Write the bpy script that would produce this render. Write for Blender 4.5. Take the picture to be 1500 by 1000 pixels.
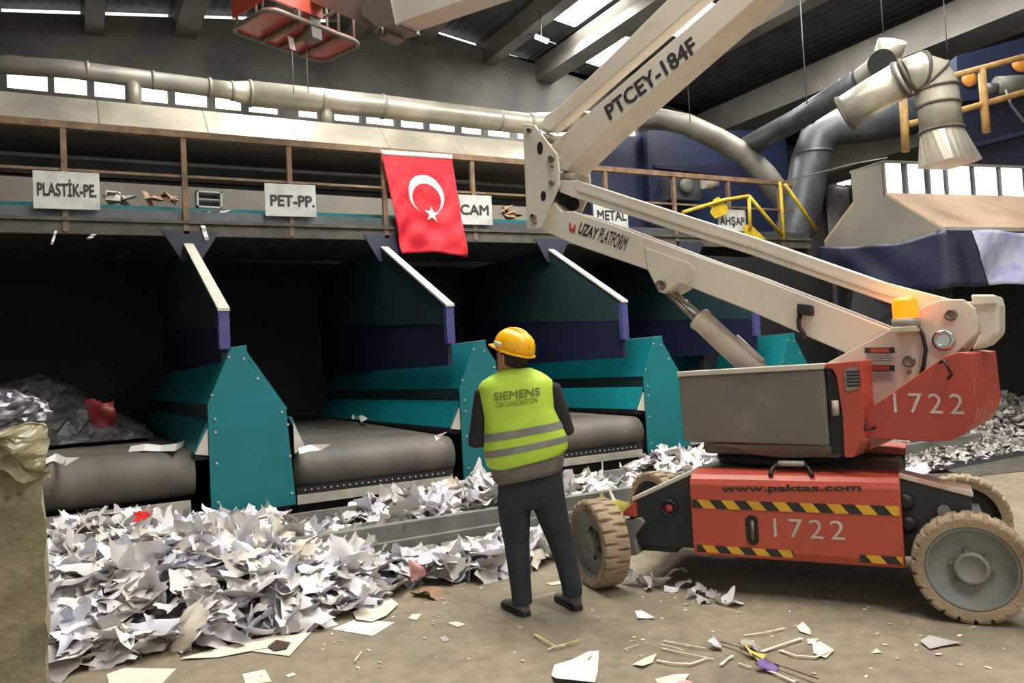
import bpy, bmesh, math, random
from mathutils import Vector, Matrix

for _o in list(bpy.data.objects):
    bpy.data.objects.remove(_o)
SC = bpy.context.scene
COL = SC.collection
V = Vector
PI = math.pi

# ---------------------------------------------------------------- camera
FPX, CAM_H, YAW = 1120.0, 1.5, math.radians(30.1)
ROLL = math.atan(.052)
PITCH = math.atan(43 * math.cos(ROLL) / FPX)
FWD = V((math.sin(YAW) * math.cos(PITCH), math.cos(YAW) * math.cos(PITCH), math.sin(PITCH)))
RH = V((math.cos(YAW), -math.sin(YAW), 0))
FH = V((math.sin(YAW), math.cos(YAW), 0))
U0 = RH.cross(FWD)
RIGHT = RH * math.cos(ROLL) - U0 * math.sin(ROLL)
UP = RH * math.sin(ROLL) + U0 * math.cos(ROLL)
CAMP = V((0, 0, CAM_H))
_cd = bpy.data.cameras.new('camera')
_cd.sensor_width = 36
_cd.lens = FPX / 1500 * 36
_cd.clip_end = 200
_co = bpy.data.objects.new('camera', _cd)
COL.objects.link(_co)
_m = Matrix((RIGHT, UP, -FWD)).transposed().to_4x4()
_m.translation = CAMP
_co.matrix_world = _m
SC.camera = _co

# ---------------------------------------------------------------- world, light, exposure
SC.view_settings.view_transform = 'Standard'
SC.view_settings.look = 'None'
SC.view_settings.gamma = 1
SC.view_settings.exposure = 0.0
W = bpy.data.worlds.new('sky')
SC.world = W
W.use_nodes = True
W.node_tree.nodes['Background'].inputs[0].default_value = (1.0, .985, .95, 1)
W.node_tree.nodes['Background'].inputs[1].default_value = .62

def skylight_lamp(name, loc, sx, sy, power, col=(1, .975, .93)):
    l = bpy.data.lights.new(name, 'AREA')
    l.shape = 'RECTANGLE'
    l.size, l.size_y = sx, sy
    l.energy = power * .62
    l.color = col
    o = bpy.data.objects.new(name, l)
    o.location = loc
    COL.objects.link(o)
    return o
# area lamps added under the roof panes to stand for daylight
skylight_lamp('added_roof_lamp', (3.2, 5.0, 8.55), 1.0, 5.0, 750)
skylight_lamp('added_roof_lamp', (6.2, 5.0, 9.0), 1.0, 5.0, 750)
skylight_lamp('added_roof_lamp', (9.8, 5.0, 8.8), 1.0, 5.0, 700)
skylight_lamp('added_roof_lamp', (9.8, 13.2, 9.0), 1.0, 1.8, 300)
skylight_lamp('added_roof_lamp', (3.1, 10.0, 8.5), .9, 3.0, 450)
skylight_lamp('added_roof_lamp', (13.0, 9.0, 8.3), 1.0, 4.0, 500)
skylight_lamp('added_roof_lamp', (3.2, -2.0, 8.55), 1.0, 5.0, 650)

# ---------------------------------------------------------------- picture point -> place
def ray(x, y):
    return (FWD * FPX + RIGHT * (x - 750) - UP * (y - 500)).normalized()
def on_plane(x, y, p, n):
    v = ray(x, y)
    return CAMP + v * ((V(p) - CAMP).dot(V(n)) / v.dot(V(n)))
def pz(x, y, z=0.0):
    return on_plane(x, y, (0, 0, z), (0, 0, 1))
def py(x, y, Y):
    return on_plane(x, y, (0, Y, 0), (0, 1, 0))
def px_(x, y, X):
    return on_plane(x, y, (X, 0, 0), (1, 0, 0))

# ---------------------------------------------------------------- materials
def lin(c):
    r = []
    for v in c[:3]:
        v = v / 255.0
        r.append(v / 12.92 if v <= .04045 else ((v + .055) / 1.055) ** 2.4)
    return (r[0], r[1], r[2], 1)

def mat(name, col, rough=.55, metal=0.0, col2=None, scale=3.0, detail=6.0, lo=.4, hi=.65, bump=0.0, bscale=30.0, spec=.5, dirt=None, dscale=1.2, dlo=.5, dhi=.75):
    m = bpy.data.materials.new(name)
    m.use_nodes = True
    nt = m.node_tree
    b = nt.nodes['Principled BSDF']
    b.inputs['Roughness'].default_value = rough
    b.inputs['Metallic'].default_value = metal
    b.inputs['Specular IOR Level'].default_value = spec
    tc = nt.nodes.new('ShaderNodeTexCoord')
    if col2 is None:
        col2 = tuple(c * .86 for c in col)
    nz = nt.nodes.new('ShaderNodeTexNoise')
    nz.inputs['Scale'].default_value = scale
    nz.inputs['Detail'].default_value = detail
    nt.links.new(tc.outputs['Object'], nz.inputs['Vector'])
    mr = nt.nodes.new('ShaderNodeMapRange')
    mr.inputs[1].default_value = lo
    mr.inputs[2].default_value = hi
    nt.links.new(nz.outputs['Fac'], mr.inputs[0])
    mx = nt.nodes.new('ShaderNodeMix')
    mx.data_type = 'RGBA'
    mx.inputs[6].default_value = lin(col)
    mx.inputs[7].default_value = lin(col2)
    nt.links.new(mr.outputs[0], mx.inputs[0])
    out = mx.outputs[2]
    if dirt is not None:
        n2 = nt.nodes.new('ShaderNodeTexNoise')
        n2.inputs['Scale'].default_value = dscale
        n2.inputs['Detail'].default_value = 9
        n2.inputs['Roughness'].default_value = .65
        nt.links.new(tc.outputs['Object'], n2.inputs['Vector'])
        m2 = nt.nodes.new('ShaderNodeMapRange')
        m2.inputs[1].default_value = dlo
        m2.inputs[2].default_value = dhi
        nt.links.new(n2.outputs['Fac'], m2.inputs[0])
        x2 = nt.nodes.new('ShaderNodeMix')
        x2.data_type = 'RGBA'
        nt.links.new(m2.outputs[0], x2.inputs[0])
        nt.links.new(out, x2.inputs[6])
        x2.inputs[7].default_value = lin(dirt)
        out = x2.outputs[2]
    nt.links.new(out, b.inputs['Base Color'])
    if bump > 0:
        n3 = nt.nodes.new('ShaderNodeTexNoise')
        n3.inputs['Scale'].default_value = bscale
        n3.inputs['Detail'].default_value = 5
        nt.links.new(tc.outputs['Object'], n3.inputs['Vector'])
        bp = nt.nodes.new('ShaderNodeBump')
        bp.inputs['Strength'].default_value = bump
        bp.inputs['Distance'].default_value = .02
        nt.links.new(n3.outputs['Fac'], bp.inputs['Height'])
        nt.links.new(bp.outputs[0], b.inputs['Normal'])
    return m

def glow(name, col, strength):
    m = bpy.data.materials.new(name)
    m.use_nodes = True
    b = m.node_tree.nodes['Principled BSDF']
    b.inputs['Base Color'].default_value = lin(col)
    b.inputs['Emission Color'].default_value = lin(col)
    b.inputs['Emission Strength'].default_value = strength
    b.inputs['Roughness'].default_value = .3
    return m

# ---------------------------------------------------------------- mesh building
class MB:
    def __init__(self):
        self.v, self.f, self.s, self.mi = [], [], [], []
    def add(self, vs, fs, smooth=False, mi=0):
        b = len(self.v)
        self.v += [V(p) for p in vs]
        for q in fs:
            self.f.append([i + b for i in q]); self.s.append(smooth); self.mi.append(mi)
        return self
    def obox(self, c, ax, ay, az, mi=0):          # centre and three half-vectors
        c, ax, ay, az = V(c), V(ax), V(ay), V(az)
        vs = [c + ax * i + ay * j + az * k for i in (-1, 1) for j in (-1, 1) for k in (-1, 1)]
        return self.add(vs, [(0, 1, 3, 2), (4, 6, 7, 5), (0, 4, 5, 1), (2, 3, 7, 6), (0, 2, 6, 4), (1, 5, 7, 3)], False, mi)
    def box(self, a, b, mi=0):
        a, b = V(a), V(b)
        c = (a + b) / 2; h = (b - a) / 2
        return self.obox(c, (h.x, 0, 0), (0, h.y, 0), (0, 0, h.z), mi)
    def prism(self, pts, off, mi=0, smooth=False):
        pts = [V(p) for p in pts]; off = V(off); n = len(pts)
        vs = pts + [p + off for p in pts]
        fs = [list(range(n)), list(range(2 * n - 1, n - 1, -1))]
        self.add(vs, fs, False, mi)
        b = len(self.v) - 2 * n
        for i in range(n):
            j = (i + 1) % n
            self.f.append([b + i, b + j, b + n + j, b + n + i]); self.s.append(smooth); self.mi.append(mi)
        return self
    def rings(self, rs, cap=True, smooth=True, closed=True, mi=0):
        n = len(rs[0]); vs = [p for r in rs for p in r]; fs = []
        for k in range(len(rs) - 1):
            for i in range(n if closed else n - 1):
                j = (i + 1) % n
                fs.append((k * n + i, k * n + j, (k + 1) * n + j, (k + 1) * n + i))
        self.add(vs, fs, smooth, mi)
        if cap:
            b = len(self.v) - len(vs)
            self.f.append([b + i for i in range(n)][::-1]); self.s.append(False); self.mi.append(mi)
            self.f.append([b + (len(rs) - 1) * n + i for i in range(n)]); self.s.append(False); self.mi.append(mi)
        return self
    def tube(self, pts, r, seg=10, cap=True, ref=None, rb=None, mi=0):
        pts = [V(p) for p in pts]; n = len(pts)
        r = r if isinstance(r, (list, tuple)) else [r] * n
        rb = r if rb is None else (rb if isinstance(rb, (list, tuple)) else [rb] * n)
        rs = []; side = V(ref) if ref is not None else None
        for i in range(n):
            t = (pts[min(i + 1, n - 1)] - pts[max(i - 1, 0)]).normalized()
            if side is None:
                side = t.cross(V((0, 0, 1)))
                if side.length < .1: side = t.cross(V((1, 0, 0)))
            side = (side - t * side.dot(t)).normalized()
            oth = t.cross(side)
            rs.append([pts[i] + side * (r[i] * math.cos(2 * PI * k / seg)) + oth * (rb[i] * math.sin(2 * PI * k / seg)) for k in range(seg)])
        return self.rings(rs, cap, True, mi=mi)
    def cyl(self, a, b, r, seg=16, mi=0):
        return self.tube([a, b], r, seg, mi=mi)
    def ball(self, c, r, sx=(1, 0, 0), sy=(0, 1, 0), sz=(0, 0, 1), seg=14, mi=0):
        c = V(c); sx, sy, sz = V(sx), V(sy), V(sz); rs = []
        for k in range(1, 8):
            a = PI * k / 8
            rs.append([c + (sx * math.cos(2 * PI * i / seg) * math.sin(a) + sy * math.sin(2 * PI * i / seg) * math.sin(a) + sz * -math.cos(a)) * r for i in range(seg)])
        return self.rings(rs, True, True, mi=mi)
    def lathe(self, prof, o, axis, seg=32, mi=0, cap=True, radial=None):
        o, axis = V(o), V(axis).normalized()
        s = axis.cross(V((0, 0, 1)))
        if s.length < .1: s = axis.cross(V((1, 0, 0)))
        s.normalize(); t = axis.cross(s); rs = []
        for q, (r, h) in enumerate(prof):
            ring = []
            for i in range(seg):
                rr = r if radial is None else radial(q, i, r)
                a = 2 * PI * i / seg
                ring.append(o + axis * h + (s * math.cos(a) + t * math.sin(a)) * rr)
            rs.append(ring)
        return self.rings(rs, cap, True, mi=mi)

def wloc(o):
    p = V((0, 0, 0))
    while o is not None:
        p = p + o.location
        o = o.parent
    return p

def build(mb, name, m, parent=None, bevel=0.0, flat=False, label=None, cat=None, group=None, kind=None, solid=0.0, origin=None, smooth_angle=None):
    me = bpy.data.meshes.new(name)
    vs = mb.v
    if parent is not None:
        org = wloc(parent)
    elif origin is not None:
        org = V(origin)
    else:
        lo = [min(p[i] for p in vs) for i in range(3)]; hi = [max(p[i] for p in vs) for i in range(3)]
        org = V(((lo[0] + hi[0]) / 2, (lo[1] + hi[1]) / 2, lo[2]))
    me.from_pydata([tuple(p - org) for p in vs], [], mb.f)
    me.update()
    for p, s, k in zip(me.polygons, mb.s, mb.mi):
        p.use_smooth = s and not flat
        p.material_index = k
    bm = bmesh.new(); bm.from_mesh(me)
    bmesh.ops.recalc_face_normals(bm, faces=bm.faces)
    bm.to_mesh(me); bm.free()
    for mm in (m if isinstance(m, (list, tuple)) else [m]):
        me.materials.append(mm)
    o = bpy.data.objects.new(name, me)
    COL.objects.link(o)
    if parent is not None:
        o.parent = parent
    else:
        o.location = org
    if bevel > 0:
        b = o.modifiers.new('edge', 'BEVEL'); b.width = bevel; b.segments = 2; b.limit_method = 'ANGLE'; b.angle_limit = math.radians(40)
        b.use_clamp_overlap = True
    if solid:
        b = o.modifiers.new('thick', 'SOLIDIFY'); b.thickness = solid; b.offset = 0
    tag(o, label, cat, group, kind)
    return o

def tag(o, label=None, cat=None, group=None, kind=None):
    if label: o['label'] = label
    if cat: o['category'] = cat
    if group: o['group'] = group
    if kind: o['kind'] = kind
    return o

def thing(name, label, cat, loc=(0, 0, 0), group=None, kind=None):
    o = bpy.data.objects.new(name, None)
    o.empty_display_size = .1
    o.location = loc
    COL.objects.link(o)
    return tag(o, label, cat, group, kind)

_tc = {}
def text_mb(s, org, ux, uz, w, h, depth=.002, bold=.0, shear=0.0, track=1.0):
    """flat lettering w wide and h high, lower left corner at org, raised by depth"""
    cu = bpy.data.curves.new('t', 'FONT')
    cu.body = s; cu.extrude = .0; cu.shear = shear; cu.space_character = track; cu.resolution_u = 3
    ob = bpy.data.objects.new('t', cu); COL.objects.link(ob)
    bpy.context.view_layer.update()
    dg = bpy.context.evaluated_depsgraph_get()
    me = bpy.data.meshes.new_from_object(ob.evaluated_get(dg))
    xs = [v.co.x for v in me.vertices]; ys = [v.co.y for v in me.vertices]
    x0, x1, y0, y1 = min(xs), max(xs), min(ys), max(ys)
    ux, uz, org = V(ux).normalized(), V(uz), V(org)
    nn = ux.cross(uz).normalized()
    mb = MB()
    d = bold
    shifts = [(0, 0)] + ([(d, 0), (-d, 0), (0, d), (0, -d), (d * .7, d * .7), (-d * .7, d * .7), (d * .7, -d * .7), (-d * .7, -d * .7)] if d else [])
    sx, sy = (x1 - x0 + 2 * d), (y1 - y0 + 2 * d)
    for k, (dx, dy) in enumerate(shifts):
        vs = [org + ux * ((v.co.x + dx + d - x0) / sx * w) + uz * ((v.co.y + dy + d - y0) / sy * h) + nn * (depth + k * .00012) for v in me.vertices]
        mb.add(vs, [list(p.vertices) for p in me.polygons])
    bpy.data.objects.remove(ob); bpy.data.curves.remove(cu); bpy.data.meshes.remove(me)
    return mb

# palette
M = {}
M['floor'] = mat('floor_concrete', (148, 136, 112), .7, col2=(122, 112, 92), scale=12, detail=12, lo=.36, hi=.74, bump=.35, bscale=70, dirt=(98, 90, 76), dscale=.5, dlo=.48, dhi=.72)
M['wall'] = mat('grey_concrete_wall', (132, 130, 123), .85, col2=(92, 91, 87), scale=.6, detail=8)
M['roof'] = mat('dark_roof_sheet', (92, 92, 90), .7, col2=(76, 76, 75), scale=2)
M['rafter'] = mat('precast_rafter', (150, 146, 136), .8, col2=(126, 122, 114), scale=1)
M['black'] = mat('black_plastic', (22, 23, 24), .5)
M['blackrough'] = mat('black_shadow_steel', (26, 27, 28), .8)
M['teal'] = mat('teal_paint', (6, 112, 118), .42, col2=(8, 102, 108), scale=1.5, dirt=(30, 112, 112), dscale=3, dlo=.58, dhi=.85)
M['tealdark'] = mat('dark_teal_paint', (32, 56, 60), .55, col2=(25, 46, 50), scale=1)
M['navy'] = mat('navy_paint', (26, 31, 58), .5, col2=(22, 26, 49), scale=2)
M['bluepost'] = mat('blue_paint', (70, 72, 128), .5, col2=(60, 62, 112), scale=8, dirt=(130, 130, 150), dscale=14, dlo=.62, dhi=.8)
M['whiteedge'] = mat('cream_edge_paint', (196, 190, 176), .6, col2=(176, 170, 156), scale=5)
M['belt'] = mat('grey_rubber_belt', (96, 90, 80), .62, col2=(70, 67, 62), scale=2.2, detail=8, lo=.35, hi=.7, dirt=(124, 114, 98), dscale=1.4, dlo=.52, dhi=.8)
M['steel'] = mat('painted_steel', (128, 128, 120), .55, col2=(106, 106, 100), scale=3, dirt=(70, 66, 58), dscale=5, dlo=.6, dhi=.75)
M['steellight'] = mat('light_steel', (178, 172, 156), .5, col2=(150, 146, 134), scale=4)
M['rust'] = mat('rusty_rail_paint', (132, 106, 78), .7, col2=(98, 76, 56), scale=6, detail=8, lo=.35, hi=.65)
M['yellowbrown'] = mat('ochre_rail_paint', (176, 140, 80), .6, col2=(150, 116, 66), scale=6)
M['yellow'] = mat('yellow_rail_paint', (206, 178, 40), .5, col2=(180, 152, 34), scale=6)
M['catbeam'] = mat('dirty_grey_beam', (92, 88, 78), .75, col2=(66, 62, 54), scale=5, detail=9, lo=.35, hi=.65)
M['galv'] = mat('galvanised_sheet', (206, 198, 180), .34, metal=.45, col2=(160, 154, 140), scale=1.2, detail=7, lo=.35, hi=.65)
M['galvdull'] = mat('dull_galvanised_sheet', (150, 145, 132), .5, metal=.3, col2=(120, 117, 108), scale=1.5)
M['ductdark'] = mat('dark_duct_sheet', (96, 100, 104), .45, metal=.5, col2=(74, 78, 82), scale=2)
M['cream'] = mat('cream_lift_paint', (208, 199, 184), .42, col2=(198, 188, 172), scale=1.3, dirt=(168, 152, 130), dscale=2.5, dlo=.56, dhi=.82)
M['orange'] = mat('orange_lift_paint', (186, 80, 58), .42, col2=(178, 74, 54), scale=1.6, dirt=(176, 92, 74), dscale=3.5, dlo=.6, dhi=.8)
M['redorange'] = mat('red_counterweight_paint', (178, 72, 58), .4, col2=(168, 63, 52), scale=1.6)
M['lidgrey'] = mat('grey_cover_paint', (118, 112, 100), .5, col2=(104, 99, 90), scale=2, dirt=(142, 134, 118), dscale=3, dlo=.6, dhi=.8)
M['darkchassis'] = mat('dark_chassis_paint', (44, 46, 46), .55, col2=(34, 36, 37), scale=3)
M['hydro'] = mat('chrome_rod', (200, 200, 200), .18, metal=1.0)
M['pin'] = mat('pin_steel', (140, 132, 118), .4, metal=.6, col2=(90, 80, 66), scale=20)
M['tyre'] = mat('dusty_tyre_rubber', (168, 148, 120), .85, col2=(140, 122, 98), scale=4, bump=.4, bscale=50)
M['rim'] = mat('grey_wheel_rim', (128, 130, 124), .55, col2=(112, 113, 106), scale=4, dirt=(140, 124, 100), dscale=5, dlo=.55, dhi=.8)
M['hazyellow'] = mat('hazard_yellow', (222, 168, 40), .5, col2=(205, 152, 36), scale=8)
M['hazblack'] = mat('hazard_black', (40, 38, 38), .55)
M['textdark'] = mat('dark_lettering', (44, 42, 44), .6)
M['textgrey'] = mat('silver_lettering', (214, 200, 190), .5)
M['red'] = mat('flag_red', (212, 26, 44), .7, col2=(196, 20, 38), scale=4, bump=.9, bscale=7)
M['white'] = mat('white_cloth', (232, 226, 222), .8)
M['sign'] = mat('weathered_white_board', (196, 196, 190), .6, col2=(172, 172, 166), scale=5, detail=8)
M['paper'] = mat('white_paper', (226, 222, 220), .8, col2=(208, 204, 204), scale=2)
M['paperwarm'] = mat('cream_paper', (232, 222, 204), .8, col2=(218, 208, 190), scale=2)
M['paperblue'] = mat('bluish_paper', (220, 220, 230), .8, col2=(204, 204, 216), scale=2)
M['paperpink'] = mat('pink_paper', (226, 170, 168), .8)
M['papergrey'] = mat('grey_paper', (184, 178, 172), .8, col2=(160, 154, 148), scale=3)
M['paperbrown'] = mat('brown_card', (176, 140, 108), .8)
M['paperyellow'] = mat('yellow_paper', (232, 220, 110), .8)
M['paperred'] = mat('red_paper', (226, 40, 34), .7)
M['heap'] = mat('heap_core', (150, 146, 140), .9, col2=(84, 80, 76), scale=9, detail=8, lo=.35, hi=.6, bump=1, bscale=18)
M['concrete'] = mat('chipped_concrete', (146, 136, 108), .9, col2=(118, 109, 86), scale=4, detail=9, lo=.35, hi=.65, bump=.6, bscale=25, dirt=(66, 58, 44), dscale=9, dlo=.62, dhi=.7)
M['skin'] = mat('skin', (190, 138, 112), .55, col2=(176, 124, 100), scale=10)
M['hair'] = mat('dark_hair', (34, 26, 24), .8)
M['vest'] = mat('hi_vis_cloth', (186, 220, 70), .7, col2=(172, 206, 62), scale=6)
M['reflect'] = mat('reflective_tape', (136, 132, 126), .5, col2=(120, 116, 110), scale=12)
M['greycloth'] = mat('grey_cloth', (112, 106, 98), .85, col2=(98, 92, 86), scale=8)
M['blackcloth'] = mat('black_knit', (34, 32, 34), .9, col2=(26, 25, 27), scale=12)
M['jeans'] = mat('dark_trousers', (40, 48, 54), .85, col2=(32, 38, 44), scale=7)
M['shoe'] = mat('grey_shoe', (98, 92, 88), .75, col2=(82, 77, 74), scale=14)
M['sole'] = mat('black_sole', (34, 33, 34), .7)
M['helmet'] = mat('yellow_hard_hat', (250, 186, 10), .3, col2=(244, 176, 8), scale=2)
M['vesttext'] = mat('faded_green_print', (112, 140, 62), .8)
M['bluemachine'] = mat('blue_machine_paint', (32, 43, 72), .5, col2=(27, 37, 62), scale=1.5)
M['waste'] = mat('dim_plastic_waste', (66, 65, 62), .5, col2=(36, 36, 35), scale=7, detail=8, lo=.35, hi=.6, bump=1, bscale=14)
M['dullred'] = mat('dull_red_plastic', (120, 26, 26), .5)
M['trimdark'] = mat('dark_blue_bracket', (46, 52, 70), .6)
M['tarpblue'] = mat('blue_tarpaulin', (42, 47, 68), .38, col2=(33, 37, 56), scale=2, bump=.4, bscale=5)
M['tarplight'] = mat('pale_blue_tarpaulin', (196, 198, 222), .3, col2=(150, 154, 200), scale=3, bump=.6, bscale=8)
M['hood'] = mat('grey_hood_sheet', (138, 132, 118), .6, col2=(120, 115, 104), scale=1)
M['hoodroof'] = mat('dusty_hood_roof', (188, 160, 134), .7, col2=(164, 138, 114), scale=1.2)
M['orangedisc'] = mat('orange_disc', (226, 150, 66), .5)
M['plasticfilm'] = mat('yellowish_plastic_film', (170, 163, 130), .25, col2=(120, 114, 86), scale=6)
M['plasticdark'] = mat('dark_plastic_bag', (70, 66, 78), .3, col2=(150, 146, 150), scale=14, lo=.5, hi=.68)
M['brownstick'] = mat('brown_strap', (74, 50, 36), .7)
M['purple'] = mat('purple_foil', (120, 84, 160), .4)
M['sky'] = glow('daylight_pane', (255, 255, 255), 1.6)
M['skylight'] = glow('daylight_roof_pane', (255, 252, 246), 10.0)
M['amber'] = glow('amber_lens', (255, 98, 6), 3.0)
M['lampwhite'] = glow('lamp_tube', (250, 248, 255), 4.0)
# ================================================================ the setting
def zt(x):                       # the far hall leans up slightly towards the right
    return .022 * x
mb = MB(); mb.box((-14, -14, -.3), (34, 19, 0)); build(mb, 'floor', M['floor'], kind='structure')

WY = 16.0
RIDGE = 7.0
def roof_z(x):                   # underside of the roof sheets
    return 9.72 - (.155 * (RIDGE - x) if x < RIDGE else .115 * (x - RIDGE))
# back wall : solid band, window strip, gable
mb = MB()
mb.prism([(-5.4, WY, 0), (26, WY, 0), (26, WY, 7.02 + zt(26)), (-5.4, WY, 7.02 + zt(-5.4))], (0, .3, 0))
top = [(x, WY, roof_z(x) - .13) for x in (26, 16, 12, 9, RIDGE, 4, 0, -5.4)]
mb.prism([(-5.4, WY, 7.62 + zt(-5.4)), (26, WY, 7.62 + zt(26))] + top, (0, .3, 0))
wins = [(10, 70), (80, 128), (139, 184), (208, 247), (257, 305), (316, 355), (365, 409), (438, 467), (490, 529), (537, 580), (588, 624), (630, 670), (677, 709), (716, 751), (759, 786), (796, 836), (880, 914), (914, 937)]
wx = []
for a, b in wins:
    wx.append((py(a, 130 + (a + 30) * .096, WY).x, py(b, 130 + b * .096, WY).x))
ex = -5.4
for a, b in wx + [(26, 26)]:
    if a > ex: mb.prism([(ex, WY, 7.02 + zt(ex)), (a, WY, 7.02 + zt(a)), (a, WY, 7.62 + zt(a)), (ex, WY, 7.62 + zt(ex))], (0, .3, 0))
    ex = max(ex, b)
build(mb, 'wall_back', M['wall'], kind='structure')
for i, (a, b) in enumerate(wx):
    mb = MB(); mb.prism([(a, WY + .15, 7.02 + zt(a)), (b, WY + .15, 7.02 + zt(b)), (b, WY + .15, 7.62 + zt(b)), (a, WY + .15, 7.62 + zt(a))], (0, .02, 0))
    build(mb, 'window_%d' % (i + 1), M['sky'], kind='structure')
n0 = len(wx)
# slots of daylight under the roof edge
for i, (a, b) in enumerate([(-.9, .34), (.76, 1.86), (2.44, 3.38), (4.1, 5.1), (7.6, 8.75), (9.35, 10.2), (11.0, 11.8)]):
    mb = MB(); mb.prism([(a, WY + .1, roof_z(a) - .115), (b, WY + .1, roof_z(b) - .115), (b, WY + .1, roof_z(b) - .03), (a, WY + .1, roof_z(a) - .03)], (0, .02, 0))
    build(mb, 'window_%d' % (n0 + 1 + i), M['sky'], kind='structure')
# roof : corrugated sheets, with roof lights let in, those out of view added as light sources
SKY = [(9.2, 10.36, 12.3, 14.2), (10.9, 12.0, 13.8, 15.5), (11.3, 12.6, 11.6, 13.2), (2.7, 3.6, 8.5, 11.5),
       (2.7, 3.7, 2.5, 7.5), (5.8, 6.7, 2.5, 7.5), (9.4, 10.2, 2.5, 7.5), (12.6, 13.4, 7.0, 11.0), (2.7, 3.7, -4.5, .5)]
def roof_part(x0, x1, ya, yb, up=0.0):
    xs = []
    x = x0
    while x < x1 - .01:
        xs.append(x); x += .11
    xs.append(x1)
    mb.rings([[V((q, yy, roof_z(q) + up + (.03 if k % 2 else 0) + (0 if yy == ya or True else 0))) for k, q in enumerate(xs)] for yy in (ya, yb)], False, False, closed=False)
    mb.rings([[V((q, yy, roof_z(q) + up + .09)) for k, q in enumerate(xs)] for yy in (ya, yb)], False, False, closed=False)
mb = MB()
cuts = sorted({-5.6, 26.0, RIDGE} | {s[0] for s in SKY} | {s[1] for s in SKY})
for a, b in zip(cuts, cuts[1:]):
    mid = (a + b) / 2
    holes = sorted((s[2], s[3]) for s in SKY if s[0] < mid < s[1])
    y = -6.0
    for h0, h1 in holes:
        if h0 > y: roof_part(a, b, y, h0)
        y = max(y, h1)
    roof_part(a, b, y, WY + .4)
build(mb, 'ceiling', M['roof'], kind='structure')
for i, (x0, x1, y0, y1) in enumerate(SKY):
    mb = MB(); mb.prism([(x0, y0, roof_z(x0) + .06), (x1, y0, roof_z(x1) + .06), (x1, y1, roof_z(x1) + .06), (x0, y1, roof_z(x0) + .06)], (0, 0, .02))
    build(mb, 'window_%d' % (40 + i), M['skylight'], kind='structure')  # only the far panes are in view, the others are added light sources
for i, (x, w) in enumerate([(-1.25, .3), (.55, .3), (2.15, .42), (3.75, .36), (5.5, .36), (7.2, .36), (9.03, .3), (10.62, .5), (13.0, .4)]):
    zz = min(roof_z(x - w / 2), roof_z(x + w / 2))
    mb = MB(); mb.box((x - w / 2, -6, zz - .5), (x + w / 2, WY, zz - .005))
    build(mb, 'trim_%d' % (i + 1), M['rafter'], kind='structure')
# right hand wall with its long precast ledges
mb = MB(); mb.box((22, -6, 0), (22.3, WY, 7.75)); build(mb, 'wall_right', M['wall'], kind='structure')
mb = MB(); mb.box((15.2, -6, 7.6), (16.3, WY, 8.3)); build(mb, 'trim_30', M['rafter'], kind='structure')
mb = MB(); mb.box((18.6, -6, 6.6), (20.0, WY, 7.6)); build(mb, 'trim_31', M['rafter'], kind='structure')
mb = MB(); mb.box((-5.7, 5, 0), (-5.4, WY, 7.6)); build(mb, 'wall_left_added', M['wall'], kind='structure')  # unseen wall added at the side to keep the bays dark

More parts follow.
